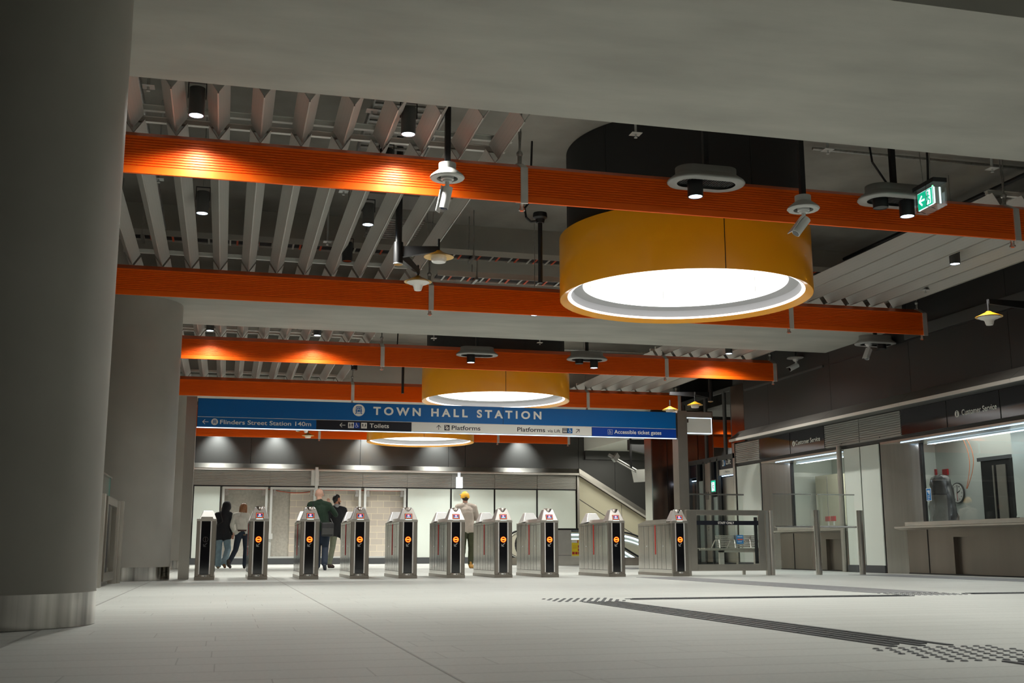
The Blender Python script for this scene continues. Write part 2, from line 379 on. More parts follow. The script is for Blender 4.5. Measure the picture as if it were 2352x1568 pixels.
# columns with polished steel base bands
cp = thing('concrete_column', 'broad round grey concrete column filling the left edge of the picture', 'column', (-1.46, 7.6, 0))
b = MB(); b.lathe([(0.70, 0.19), (0.70, ZS)], n=96); b.build('shaft', 'conc_col', cp)
b = MB(); b.lathe([(0.703, 0.002), (0.703, 0.20), (0.698, 0.20)], n=96); b.build('base_band', P('painted_reflection_band', (0.40, 0.385, 0.36), 0.12, 1.0, vary=0.8, scale=4, stretch=(1.3, 1.3, 0.02)), cp)  # light and dark vertical streaks in the colour imitate reflections on the steel
dup(cp, (-1.47, 18.17, 0), 'round grey concrete column behind the first one, left of the blue station sign')
dup(cp, (-1.47, 28.7, 0), 'farthest round concrete column, a sliver seen left of the steel sign post')
b = MB(); b.lathe([(0.705, 0), (0.72, 0.0), (0.72, 0.006), (0.705, 0.006)], n=64)

# upper dark wall on the right, with seams
b = MB()
ys = [-4, 1.6, 4.2, 6.8, 9.4, 11.7, 14.26, 16.84, 19.49, 22.10, 23.30]
for i in range(len(ys)-1): b.box(11.36, 11.5, ys[i]+0.004, ys[i+1]-0.004, 3.09, ZC)
struct(b.build('wall_right', 'darkpanel'), 'black panelled upper wall over the ticket windows')
b = MB(); b.box(11.41, 11.55, -4, 23.29, 3.09, ZC); struct(b.build('wall_right.001', 'black'), 'joint backing of the dark wall')
b = MB(); b.box(11.33, 11.36, 9.2, 16.9, 4.02, 4.20); b.box(11.33, 11.36, 19.7, 23.2, 3.98, 4.02)
struct(b.build('trim_15', 'darkgrey'), 'dark edge strip along the upper right wall')
b = MB(); b.box(11.355, 11.36, 13.0, 19.5, 3.99, 4.01); struct(b.build('trim_16', 'black'), 'shadow slot in the upper right wall')
# canopy along the right wall
b = MB()
yy = [-4, 3, 8, 11.2, 14.0, 16.84, 19.49, 22.10, 23.30, 23.60]
for i in range(len(yy)-1):
    b.m = 0; b.prism([(11.36, 3.10), (11.10, 2.905), (11.10, 2.90), (12.0, 2.98), (12.0, 3.10)], 'y', yy[i]+0.003, yy[i+1]-0.003)
    b.m = 1; b.prism([(11.098, 2.905), (11.098, 2.85), (11.13, 2.85), (11.13, 2.905)], 'y', yy[i]+0.003, yy[i+1]-0.003)
cn = b.build('service_canopy', ['canopy', 'canopy_edge']); tag(cn, 'long grey metal canopy with a pale lip running above the ticket windows', 'canopy')
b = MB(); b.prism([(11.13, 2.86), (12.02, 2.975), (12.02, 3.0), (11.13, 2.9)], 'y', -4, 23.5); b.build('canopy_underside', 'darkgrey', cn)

# ================================================================ SERVICE WALL (right), plane X = 12.05
WX = 12.05
def shutter(name, y_far, y_near, z0, z1, label, parentless=True, x=WX, front=False, n=11):
    b = MB(SIDE(x, y_far, z0) if not front else FRONT(y_far, x, z0)); L_ = abs(y_near-y_far); h = (z1-z0)/n
    for i in range(n): b.prism([(0.0, i*h+0.006), (0.022, i*h+h*0.35), (0.022, (i+1)*h-0.012), (0.0, (i+1)*h-0.002)], 'x', 0.012, L_-0.012) if False else b.box(0.012, L_-0.012, i*h+0.006, (i+1)*h-0.006, -0.02, 0.012)
    b.box(0.0, L_, 0, z1-z0, -0.04, -0.02)
    return b
shs = [(25.25, 23.97, 'end'), (21.0, 19.67, 'farther'), (19.67, 18.24, 'nearer')]
for yf, yn, w_ in shs:
    b = shutter('louvre', yf, yn, 2.50, 2.97, '')
    o = b.build('louvre', 'shutter', origin=(WX, yf, 2.5))
    tag(o, {'end': 'small ribbed grey louvre panel over the farthest white wall panel, beside the lift', 'farther': 'ribbed grey louvre panel right beside the farther customer service sign', 'nearer': 'ribbed grey louvre panel adjoining the nearer blank black sign panel'}[w_], 'louvre', 'louvre panels of the service wall')
    b = MB(SIDE(WX, (yf+yn)/2, 2.54)); b.tube((0, 0, 0.012), (0, 0, 0.02), 0.012); b.build('lock', 'darkgrey', o).location = (-WX, -yf, -2.5)
# black sign panels
def signpanel(yf, yn, label, txt=None):
    t = thing('fascia_sign', label, 'sign', (WX, yf, 2.5), 'black sign panels of the service wall')
    L_ = yf-yn; b = MB(SIDE(0, 0, 0)); b.box(0.015, L_-0.015, 0.01, 0.47, -0.03, 0.01); b.build('face', 'signblack', t)
    b = MB(SIDE(0, 0, 0)); b.box(0.0, L_, 0, 0.48, -0.04, 0.0); b.build('frame', 'darkgrey', t)
    if txt:
        b = MB(SIDE(0, 0, 0)); b.text('Customer Service', *txt[0:2], txt[2], 0.095, bold=0.012, d=0.0115)
        b.build('lettering', 'signcream', t)
        u = txt[3]; b = MB(SIDE(0, 0, 0)); b.disc(u, txt[2]+0.04, 0.058, 0.0115); ic = b.build('information_icon', 'signcream', t)
        b = MB(SIDE(0, 0, 0)); b.rect(u-0.012, u+0.012, txt[2]+0.0, txt[2]+0.055, 0.0135); b.disc(u, txt[2]+0.076, 0.013, 0.0135, 16); b.build('letter', 'signblack', ic)
    return t
signpanel(23.97, 22.48, 'blank glossy black sign panel above the farther ticket window')
signpanel(22.48, 21.0, 'black sign reading customer service above the farther ticket window', (0.25, 1.30, 0.18, 0.16))
signpanel(18.24, 16.86, 'blank black sign panel between the louvres and the nearer customer service sign')
signpanel(16.86, 15.46, 'black sign reading customer service above the nearer ticket window, by the clock', (0.41, 1.31, 0.17, 0.28))
signpanel(15.46, 14.0, 'blank black sign panel cut by the right edge of the picture')
# white panels
def wpanel(yf, yn, z0=0.14, z1=2.42):
    b = MB(SIDE(WX, yf, z0)); b.box(0.02, yf-yn-0.02, 0, z1-z0, -0.022, 0.0)
    return b.build('glass_cladding', 'whitepanel', origin=(WX, yf, z0))
tag(wpanel(25.25, 23.99), 'pale back-painted glass wall panel beside the lift, behind the bench', 'panel', 'white service wall panels')
tag(wpanel(20.32, 19.70), 'narrow pale glass wall panel next to the farther ticket window', 'panel', 'white service wall panels')
tag(wpanel(19.70, 19.03), 'narrow pale glass wall panel next to the nearer ticket window', 'panel', 'white service wall panels')
b = MB(); b.box(WX+0.03, WX+0.10, 19.03, 20.36, 0, 2.43); b.box(WX+0.03, WX+0.10, 23.97, 25.27, 0, 2.43); struct(b.build('wall_right.002', 'black'), 'backing of the white panels')
b = MB(); b.box(WX-0.01, WX+0.05, 19.05, 20.34, 0, 0.14); b.box(WX-0.01, WX+0.05, 24.0, 25.3, 0, 0.14); struct(b.build('baseboard_right', 'skirt'), 'dark skirting')
b = MB(); b.box(WX-0.02, WX+0.10, 25.28, 25.40, 0, 3.0); tag(b.build('steel_post', 'steel', origin=(WX, 25.3, 0)), 'tall steel trim post at the corner between ticket windows and lift', 'post')
b = MB(); b.tube((WX-0.03, 20.42, 0), (WX-0.03, 20.42, 2.5), 0.055, n=20); tag(b.build('steel_post', 'steel_soft', origin=(WX, 20.42, 0)), 'round steel post at the near side of the farther ticket window', 'post')
b = MB(); b.box(WX+0.05, WX+0.3, -4, 25.4, 2.44, 5.5); struct(b.build('wall_right.003', 'darkgrey'), 'wall over the ticket windows')

# ticket windows: steel reveal, counter, glass, room behind
def ticket_window(yf, yn, label, split, k):
    """yf far end, yn near end"""
    t = thing('ticket_window', label, 'window', (WX, yf, 0))
    RX = 0.38
    b = MB(); b.prism([(0.0, 0.0), (RX, -0.72), (RX+0.03, -0.70), (0.03, 0.03)], 'z', 0.0, 2.44); b.build('steel_reveal', 'revealsteel', t)
    b = MB(); b.box(RX-0.02, RX+0.03, -0.78, -0.70, 0.9, 2.4); b.build('mullion', 'black', t)
    b = MB(); b.box(RX, RX+0.01, yn-yf, -0.78, 0.93, 2.37); b.build('glass_pane', 'glass', t)
    b = MB(); b.prism([(0.0, 2.44), (0.0, 2.40), (RX+0.1, 2.36), (RX+0.1, 2.44)], 'y', yn-yf, 0.0); b.build('head_soffit', 'satin', t)
    b = MB(); b.box(0.08, 0.095, yn-yf, -0.55, 2.384, 2.391); b.build('led_strip', 'led', t)
    area('window_led', (WX+0.12, (yf+yn)/2-0.2, 2.36), 0.05, 14, (0.85, 0.93, 1), shape='RECTANGLE', size_y=yf-yn-0.9)
    b = MB(); b.box(RX+0.06, RX+0.07, yn-yf, -0.85, 2.338, 2.346); b.build('led_strip', 'led_low', t)
    # counter
    b = MB(); b.box(0.02, RX+0.75, yn-yf, -0.62, 0.855, 0.925); b.build('sill', 'steel_soft', t)
    b = MB(); b.prism([(0.0, 0.85), (0.0, 0.82), (0.12, 0.79), (0.30, 0.79), (0.30, 0.85)], 'y', yn-yf, -0.30); b.build('counter_lip', 'steel_soft', t)
    b = MB(); b.box(0.20, 0.24, split[0], -0.40, 0.02, 0.79); b.box(0.28, 0.32, split[1], split[0], 0.02, 0.65); b.box(0.20, 0.24, split[1], split[0], 0.65, 0.79)
    b.box(0.20, 0.30, split[0]-0.01, split[0]+0.0, 0.02, 0.65)
    b.box(0.17, 0.21, yn-yf, split[1], 0.02, 0.79); b.build('counter_front', 'countersteel', t)
    b = MB(); b.box(0.19, 0.2, -1.03, -1.02, 0.02, 0.79); b.build('panel_joint', 'black', t)
    b = MB(); b.box(0.19, 0.35, yn-yf, -0.4, 0.0, 0.02); b.build('toe_gap', 'black', t)
    return t
ticket_window(18.98, 13.2, 'nearer ticket window with steel counter, clock and wrapped machine behind the glass', (-1.75, -2.35), 0)
ticket_window(23.93, 20.47, 'farther ticket window with steel counter behind the glass barriers', (-2.4, -3.0), 1)
# rooms
b = MB()
b.box(14.20, 14.3, 12.5, 24.6, 0, 2.9); b.box(12.45, 14.3, 24.5, 24.6, 0, 2.9); b.box(12.45, 14.3, 20.36, 20.46, 0, 2.9)
struct(b.build('wall_right.004', 'whiteroom'), 'pale wall of the office behind the ticket windows')
b = MB(); b.box(12.38, 14.3, 12.5, 24.6, 2.85, 2.95); struct(b.build('ceiling.001', 'whiteroom'), 'office ceiling')
b = MB(); b.box(14.08, 14.20, 17.95, 18.78, 0, 2.12); struct(b.build('door_1', 'black'), 'dark doorway inside the office')
b = MB(); b.box(14.06, 14.1, 17.9, 18.86, 2.10, 2.17); struct(b.build('trim_17', 'skirt'), 'dark door head')
b = MB(); b.box(14.05, 14.07, 18.05, 18.3, 0, 2.0); b.box(14.05, 14.07, 18.38, 18.42, 0, 2.0); struct(b.build('trim_18', 'steel_soft'), 'steel door frame inside the office')
b = MB(); b.box(12.5, 12.52, 13.5, 15.86, 0.95, 2.36); b.box(12.49, 12.53, 13.5, 15.86, 0.95, 0.975); tag(b.build('roller_blind', 'whiteroom', origin=(12.5, 15.8, 0.95)), 'pale roller blind in the nearer ticket window, at the right edge', 'blind')
b = MB(); b.box(13.6, 14.19, 23.15, 24.24, 0, 2.15); o = tag(b.build('cupboard', 'creamwall', origin=(13.9, 23.7, 0)), 'pale tall cupboard behind the farther ticket window', 'cupboard')
b = MB(); b.box(13.59, 13.60, 23.70, 23.71, 0.05, 2.12); b.build('door_gap', 'plastic_grey', o).location = (-13.9, -23.7, 0)
# red call points
for i, (x, y, z, lab) in enumerate([(14.19, 20.40, 2.0, 'red call point on the office wall, the left one above the wrapped machine'), (14.19, 20.02, 1.98, 'red call point on the office wall, the right one above the wrapped machine')]):
    b = MB(SIDE(x, y, z)); b.box(-0.08, 0.08, -0.06, 0.06, 0, 0.04); o = tag(b.build('call_point', 'red', origin=(x, y, z)), lab, 'call point', 'red call points')
for i, (x, y, z, lab) in enumerate([(13.3, 23.2, 1.12, 'small red call point left, low behind the farther ticket window'), (13.3, 22.95, 1.12, 'small red call point right, low behind the farther ticket window')]):
    b = MB(SIDE(x, y, z)); b.box(-0.08, 0.08, -0.055, 0.055, 0, 0.04); o = tag(b.build('call_point', 'red', origin=(x, y, z)), lab, 'call point', 'red call points')
    b = MB(SIDE(x, y, z)); b.box(-0.02, 0.02, -0.26, -0.055, 0.0, 0.02); b.build('stand', 'white', o).location = (-x, -y, -z)
# clock
t = thing('wall_clock', 'round white wall clock with black numerals in the nearer ticket window', 'clock', (14.18, 19.66, 1.54))
b = MB(SIDE(0, 0, 0)); b.disc(0, 0, 0.205, 0.03, 48); b.build('rim', 'darkgrey', t)
b = MB(SIDE(0, 0, 0)); b.disc(0, 0, 0.185, 0.032, 48); b.build('dial', 'white', t)
b = MB(SIDE(0, 0, 0))
for k in range(12):
    a = PI/2-2*PI*(k+1)/12; s_ = 0.022 if k < 9 else 0.034
    b.text(str(k+1), math.cos(a)*0.145-s_/1.6, math.cos(a)*0.145+s_/1.6, math.sin(a)*0.145-0.017, 0.034, bold=0.02, d=0.0335)
b.build('numerals', 'black', t)
b = MB(SIDE(0, 0, 0.0)); b.line(0, -0.02, 0.02, 0.155, 0.012, 0.037); b.build('minute_hand', 'black', t)
b = MB(SIDE(0, 0, 0.0)); b.line(0, 0, 0.095, 0.045, 0.016, 0.036); b.build('hour_hand', 'black', t)
b = MB(SIDE(0, 0, 0.0)); b.line(0, 0.02, 0.005, -0.15, 0.006, 0.038); b.build('second_hand', 'red', t)
# wrapped machine on the counter
b = MB()
rings = []
prof = [(0.0, 0.36, 0.20), (0.09, 0.345, 0.19), (0.20, 0.335, 0.185), (0.31, 0.32, 0.18), (0.42, 0.30, 0.17), (0.52, 0.285, 0.165), (0.62, 0.27, 0.155), (0.70, 0.26, 0.15), (0.78, 0.255, 0.14), (0.85, 0.22, 0.11), (0.875, 0.10, 0.06), (0.88, 0.02, 0.02)]
n = 18; vs = []
random.seed(3)
for j, (z, rx, ry) in enumerate(prof):
    for i in range(n):
        a = 2*PI*i/n; k = 1+0.05*math.sin(5*a+z*9)+random.uniform(-0.09, 0.09)
        vs.append((13.02+ry*math.cos(a)*k, 18.53+rx*math.sin(a)*k+(0.05*z if j else 0), 0.925+z+(random.uniform(-0.02, 0.02) if z > 0 else 0)))
b.add(vs, [(j*n+i, j*n+(i+1) % n, (j+1)*n+(i+1) % n, (j+1)*n+i) for j in range(len(prof)-1) for i in range(n)]+[list(range((len(prof)-1)*n, len(prof)*n))], True)
tag(b.build('wrapped_machine', 'tarp', origin=(13.02, 18.53, 0.925)), 'tall machine wrapped in crumpled dark grey plastic behind the ticket window glass', 'covered machine')
# cables hanging
for q, lab in ((0, 'orange cable hanging in a wide loop in the ticket office, the left one'), (1, 'orange cable hanging beside its twin in the ticket office, the right one')):
    b = MB(); pts = [(13.5, 18.75-0.02*q-0.42*math.sin(PI*min(1, t/14*1.0))*(0.65+0.25*q)-0.02*t, 2.84-1.28*t/14) for t in range(15)]
    b.path(pts, 0.007, 6); tag(b.build('cable', 'orangecable', origin=(13.5, 18.7, 2.8)), lab, 'cable', 'orange cables in the office')
# sticker on the glass
t = thing('assistance_sticker', 'small blue sticker with white symbols on the ticket window glass', 'sticker', (WX+0.375, 18.09, 1.42))
b = MB(SIDE(0, 0, 0)); b.rect(-0.075, 0.075, -0.115, 0.115, 0.002); b.build('border', 'white', t)
b = MB(SIDE(0, 0, 0)); b.rect(-0.065, 0.065, -0.105, 0.105, 0.003); b.build('field', 'stickblue', t)
b = MB(SIDE(0, 0, 0)); b.rect(-0.04, 0.035, 0.05, 0.075, 0.004); b.line(-0.02, 0.05, 0.03, 0.0, 0.018, 0.004); b.disc(0.03, 0.04, 0.014, 0.004, 12); b.rect(-0.035, 0.03, -0.03, -0.018, 0.004); b.rect(-0.03, 0.035, -0.06, -0.048, 0.004); b.rect(-0.03, 0.01, -0.09, -0.078, 0.004); b.build('symbols', 'white', t)

# ================================================================ LIFT (right background)
lf = thing('lift_shaft', 'dark glass lift shaft front with steel frame in the right background', 'lift', (WX, 24.7, 0))
b = MB()
b.box(0.05, 2.5, 0.75, 3.85, 4.36, 4.44); b.box(0.0, 0.06, 0.0, 3.85, 4.32, 4.42)
for yy_ in (0.70, 1.15, 2.30, 3.75): b.box(-0.01, 0.06, yy_-0.05, yy_+0.05, 2.62, 4.36)
b.box(-0.02, 0.08, 0.6, 3.85, 2.64, 2.76)
for yy_ in (1.62, 2.02, 2.48, 2.90, 3.42): b.box(-0.02, 0.06, yy_-0.035, yy_+0.035, 0, 2.7)
b.build('steel_frame', 'darkgrey', lf)
b = MB(); b.box(0.02, 0.04, 0.7, 3.8, 2.74, 4.36); b.build('upper_glass', 'glass_dark', lf)
b = MB(); b.box(0.6, 0.7, 0.0, 3.9, 0, 4.3); b.build('shaft_wall', 'black', lf)
b = MB(); b.box(-0.02, 0.3, -0.02, 0.68, 3.0, 4.40); b.build('corner_cladding', 'steel_brown', lf)
b = MB(); b.box(0.10, 0.14, 0.75, 1.58, 0.05, 2.22); b.build('lift_door', 'satin', lf)
b = MB(); b.box(0.09, 0.10, 0.92, 0.935, 0.05, 2.22); b.build('door_gap', 'black', lf)
b = MB(); b.box(0.07, 0.10, 0.72, 1.56, 2.245, 2.262); b.build('led_strip', 'led', lf)
b = MB(SIDE(0.02, 1.58, 2.42)); b.box(0, 0.95, 0, 0.30, -0.02, 0.0); sg = b.build('lift_sign', 'signdark', lf)
b = MB(SIDE(0.015, 1.58, 2.42)); b.text('Lift', 0.42, 0.70, 0.10, 0.13, bold=0.01, d=0.001); b.build('lettering', 'signcream', sg)
b = MB(SIDE(0.015, 1.58, 2.42)); b.rect(0.20, 0.29, 0.07, 0.24, 0.001); b.build('icon_white', 'signcream', sg)
b = MB(SIDE(0.013, 1.58, 2.42)); b.rect(0.29, 0.38, 0.07, 0.24, 0.001); b.build('icon_blue', 'stickblue', sg)
b = MB(SIDE(0.011, 1.58, 2.42)); b.ring(0.33, 0.12, 0.022, 0.03, 0.001, 16); b.rect(0.32, 0.33, 0.12, 0.2, 0.001); b.rect(0.32, 0.35, 0.15, 0.158, 0.001); b.build('wheelchair_symbol', 'signcream', sg)
b = MB(SIDE(0.010, 1.58, 2.42)); b.rect(0.215, 0.235, 0.10, 0.20, 0.001); b.rect(0.252, 0.272, 0.10, 0.20, 0.001); b.build('figures', 'signdark', sg)
b = MB(SIDE(0.02, 1.58, 2.27)); b.box(0, 0.95, 0, 0.14, -0.02, 0.0); sg2 = b.build('platform_sign', 'signgrey', lf)
b = MB(SIDE(0.015, 1.58, 2.27)); b.text('Platforms', 0.36, 0.62, 0.05, 0.05, d=0.001); b.line(0.30, 0.04, 0.30, 0.10, 0.008, 0.001); b.build('lettering', 'signdark', sg2)
b = MB(); b.box(0.0, 0.05, 2.06, 2.44, 0.1, 2.66); b.build('control_column', 'satin', lf)
b = MB(SIDE(-0.002, 2.25, 0)); 
for vz, ww in ((1.42, 0.03), (1.30, 0.02), (1.15, 0.02), (1.0, 0.03), (0.93, 0.03), (0.80, 0.02)): b.disc(-0.03, vz, ww/2, 0.002, 12)
b.rect(-0.10, -0.06, 1.70, 1.9, 0.002); b.rect(0.0, 0.04, 1.70, 1.9, 0.002); b.build('buttons', 'darkgrey', lf)
b = MB(); b.box(0.02, 0.04, 2.44, 2.88, 0.1, 2.2); b.box(0.02, 0.04, 1.65, 2.02, 0.1, 1.75); b.build('side_glass', P('lift_side_panel', (0.34, 0.40, 0.38), 0.2), lf)
b = MB(); b.box(0.10, 0.14, 2.93, 3.75, 0.05, 2.2); b.build('lift_door', 'satin', lf)
b = MB(); b.box(0.09, 0.10, 3.28, 3.295, 0.05, 2.2); b.build('door_gap', 'black', lf)
b = MB(); b.box(0.05, 0.08, 2.93, 3.75, 2.22, 2.24); b.build('led_strip', 'led', lf)
b = MB(); b.box(0.0, 0.02, 2.93, 3.75, 2.3, 2.62); b.build('lift_sign', 'signdark', lf)
b = MB(); b.box(0.0, 0.05, 0, 3.85, 0, 0.12); b.build('skirting', 'darkgrey', lf)
# running-man screen beside the lift
t = thing('exit_screen', 'small lit green and white running man sign beside the lift doors', 'exit sign', (WX-0.04, 26.53, 2.02))
b = MB(SIDE(0, 0, 0)); b.box(-0.16, 0.16, -0.17, 0.17, -0.03, 0.0); b.build('casing', 'darkgrey', t)
b = MB(SIDE(0, 0, 0)); b.rect(-0.13, 0.13, -0.14, 0.14, 0.002); b.build('field', 'green', t)
b = MB(SIDE(0, 0, 0)); b.rect(-0.10, 0.07, -0.12, 0.10, 0.004); b.build('doorway', 'exitwhite', t)
b = MB(SIDE(0, 0, 0)); b.disc(-0.01, 0.07, 0.02, 0.006, 12); b.line(-0.01, 0.04, -0.02, -0.03, 0.03, 0.006); b.line(-0.02, -0.03, -0.06, -0.09, 0.018, 0.006); b.line(-0.02, -0.03, 0.04, -0.06, 0.018, 0.006); b.line(0.04, -0.06, 0.03, -0.12, 0.018, 0.006); b.line(-0.01, 0.03, 0.05, 0.0, 0.014, 0.006); b.build('running_figure', 'darkgrey', t)
# bronze clad column in front of the far wall
t = thing('bronze_column', 'tall glossy brown steel clad pier right of the station sign, behind the gates', 'column', (11.15, 28.6, 0))
b = MB(); b.box(0.03, 0.455, 0, 0.5, 0, 4.2); b.box(0.475, 0.895, 0, 0.5, 0, 4.2); b.build('cladding', 'steel_brown', t)
b = MB(); b.box(0.0, 0.03, -0.01, 0.5, 0, 4.2); b.build('edge_trim', 'steel', t)
b = MB(); b.box(0.45, 0.48, 0.01, 0.3, 0, 4.2); b.build('panel_joint', 'black', t)
b = MB(); b.box(12.05, 17, 28.6, 28.8, 0, 5.5); struct(b.build('wall_back.001', 'darkpanel'), 'dark wall beside the lift')
b = MB(); b.box(12.8, 17, 24.65, 28.6, 0, 5.5); struct(b.build('wall_right.005', 'darkpanel'), 'lift shaft wall')

# ================================================================ BACK WALL, plane Y = 36.5
BY = 36.5
b = MB()
xs = [-4, -3.0, 0.73, 4.19, 7.1, 7.66, 11.6, 12.9, 14.6]
for i in range(len(xs)-1): b.box(xs[i]+0.006, xs[i+1]-0.006, BY, BY+0.1, 3.13 if xs[i] < 11.5 else 0.2, ZC)
struct(b.build('wall_back', 'darkpanel2'), 'dark grey panelled upper back wall with washes of light')
b = MB(); b.box(-4, 17, BY+0.6, BY+0.8, -2, 5.5); struct(b.build('wall_back.002', 'black'), 'void behind the back wall')
b = MB(); b.box(-4, 11.55, BY+0.09, BY+0.2, 2.4, ZC); struct(b.build('wall_back.003', 'black'), 'joint backing of the back wall')
b = MB(); b.box(-4, 11.55, BY-0.22, BY+0.02, 2.93, 2.97); b.prism([(BY-0.22, 2.97), (BY, 3.13), (BY, 2.97)], 'x', -4, 11.55)
b.prism([(11.55, 2.93), (14.6, 1.10), (14.6, 1.32), (11.55, 3.13)], 'y', BY-0.22, BY)
tag(b.build('back_canopy', 'steel_soft', origin=(4, BY, 2.93)), 'steel canopy strip across the back wall, bending down over the escalator', 'canopy')
b = MB(); b.prism([(11.55, 2.90), (14.6, 1.07), (14.6, 1.14), (11.55, 2.97)], 'y', BY-0.24, BY-0.2); b.box(-4, 11.56, BY-0.24, BY-0.2, 2.90, 2.94)
struct(b.build('trim_19', 'canopy_edge'), 'pale lip of the back canopy')
jx = [-3.9, -2.4, -0.97, -0.13, 1.34, 2.81, 4.28, 5.73, 7.19, 8.66, 10.12, 11.5]
desc = {2: 'above the pale panel beside the steel sign post', 3: 'above the concrete opening behind the hooded person', 4: 'above the opening of half concrete, half blockwork', 5: 'above the blockwork behind the bald man', 6: 'above the rightmost blockwork opening', 7: 'above the first pale panel right of the blocks', 8: 'above the pale panel behind the yellow cap', 9: 'above the second pale panel past the cap', 10: 'above the last pale panel before the sloping canopy'}
for i in range(2, 11):
    b = MB(FRONT(jx[i], BY-0.02, 2.44)); L_ = jx[i+1]-jx[i]; h = 0.45/9
    for j in range(9): b.box(0.012, L_-0.012, j*h+0.005, (j+1)*h-0.005, -0.02, 0.012)
    b.box(0, L_, 0, 0.46, -0.04, -0.02)
    tag(b.build('louvre', 'shutter', origin=(jx[i], BY, 2.44)), 'ribbed louvre panel on the back wall ' + desc[i], 'louvre', 'louvre panels of the back wall')
b = MB(); b.box(-4, 11.55, BY-0.03, BY+0.02, 2.40, 2.445); struct(b.build('trim_20', 'black'), 'black reveal under the louvres')
pd = {2: 'next to the steel sign post', 7: 'right beside the blockwork openings', 8: 'behind the person in the yellow cap', 9: 'second right of the yellow cap, above the escalator newel', 10: 'the last before the sloping canopy'}
for i in (2, 7, 8, 9, 10):
    b = MB(); b.box(jx[i]+0.03, jx[i+1]-0.03, BY-0.02, BY, 0.20 if i > 5 else 0.2, 2.40)
    tag(b.build('glass_cladding', 'whitepanel', origin=(jx[i], BY, 0.2)), 'pale back wall glass panel, ' + pd[i], 'panel', 'pale panels of the back wall')
    b = MB(); b.box(jx[i]-0.0, jx[i+1], BY+0.005, BY+0.05, 0.0, 2.40); struct(b.build('wall_back.01%d' % i, 'black', origin=(jx[i], BY, 0)), 'panel backing')
b = MB(); b.box(11.51, 11.58, BY-0.10, BY-0.03, 0, 2.89); tag(b.build('steel_post', 'steel_soft', origin=(11.5, BY, 0)), 'brown-grey steel post on the back wall where the canopy starts to slope', 'post')
b = MB(); b.box(-4, 9.5, BY-0.06, BY+0.03, 0.0, 0.19); struct(b.build('baseboard_back', 'skirt'), 'dark skirting of the back wall')
b = MB(); b.box(-0.1, 5.7, BY-0.05, BY+0.5, 0.19, 0.24); struct(b.build('trim_21', 'frame'), 'pale ledge below the openings')
# open bays
b = MB(); b.box(-0.15, 2.02, BY+0.35, BY+0.45, 0, 2.6); struct(b.build('wall_back.004', 'rawconc'), 'bare concrete inside the openings')
b = MB(); b.box(2.02, 5.8, BY+0.30, BY+0.45, 0, 2.6); struct(b.build('wall_back.005', 'block', origin=(2.02, BY+0.3, 0)), 'bare blockwork inside the openings')
bays = [(-0.09, 1.30), (1.38, 2.80), (2.90, 4.24), (4.34, 5.70)]
for (x0, x1), ww in zip(bays, ('behind the two people on the left', 'half concrete and half blockwork', 'behind the bald man', 'nearest to the pale glass panels')):
    t = thing('bay_surround', 'pale metal frame round the unfinished wall opening ' + ww, 'frame', (x0, BY, 0.2), 'frames of the unfinished openings')
    w_ = x1-x0
    b = MB(); b.box(0, w_, -0.03, 0.05, 2.13, 2.21); b.build('head', 'frame', t)
    for a in (0, w_-0.07): b = MB(); b.box(a, a+0.07, -0.03, 0.05, 0, 2.13); b.build('jamb', 'frame', t)
    for a in (0.07, w_-0.19): b = MB(); b.box(a, a+0.12, 0.0, 0.10, 1.93, 2.0); b.box(a+0.02, a+0.10, 0.0, 0.08, 2.0, 2.12); b.build('clip', 'galv', t)
b = MB(); pts = []
for i in range(60):
    x = 0.0+5.7*i/59; ph = (x % 1.45)/1.45
    pts.append((x, BY+0.29, 2.34-0.10*math.sin(PI*min(1, max(0, (x-1.4)/1.6)))*(1 if x < 3.0 else 0)))
b.path(pts, 0.012, 6); tag(b.build('red_cable', 'redcable', origin=(2.8, BY+0.2, 2.3)), 'red cable strung across the top of the unfinished openings', 'cable')
for x in (1.42, 1.48):
    pass
b = MB(); b.box(1.37, 1.49, BY-0.10, BY-0.029, 0.78, 0.95); tag(b.build('socket_box', 'frame', origin=(1.4, BY, 0.85)), 'small grey electrical box on the frame right of the second gate', 'box')
# hanging steel strip and light box at the back wall
b = MB(); b.box(2.62, 2.86, BY-0.34, BY-0.24, 2.45, 2.93); b.box(2.74, 2.83, BY-0.38, BY-0.33, 2.30, 3.02); tag(b.build('junction_duct', 'frame', origin=(2.8, BY-0.4, 2.45)), 'pale vertical service duct in front of the back wall louvres, above the bald man', 'duct')
b = MB(); b.box(7.3, 7.5, BY-0.40, BY-0.26, 2.42, 2.78); b.box(7.36, 7.44, BY-0.32, BY-0.25, 2.78, 2.93); tag(b.build('light_box', EM('box_white', (0.8, 0.9, 1.0), 0.35), origin=(7.4, BY-0.5, 2.4)), 'small white hanging box above the yellow cap', 'box')
# sloping cream wall below the escalator canopy
b = MB(); b.prism([(11.56, -1.5), (14.6, -1.5), (14.6, 1.08), (11.56, 2.90)], 'y', BY-0.02, BY+0.05); struct(b.build('wall_back.006', 'creamwall'), 'cream wall beside the escalator')
b = MB(); b.prism([(11.6, 2.10), (14.6, 0.28), (14.6, 0.30), (11.6, 2.12)], 'y', BY-0.03, BY-0.018); b.box(13.1, 13.11, BY-0.03, BY-0.018, 0.5, 1.95); struct(b.build('trim_22', 'skirt'), 'joint in the cream wall')
# bright soffit over the escalator
b = MB(); b.box(11.8, 17, 29.2, BY, 3.75, 4.9); struct(b.build('ceiling.002', P('pale_soffit', (0.70, 0.70, 0.64), 0.6), origin=(11.8, 29.2, 3.75)), 'pale soffit over the escalators')
b = MB(); b.box(11.8, 17, BY-0.15, BY-0.005, 3.45, 3.75); struct(b.build('trim_23', 'darkpanel2'), 'dark band under the soffit')
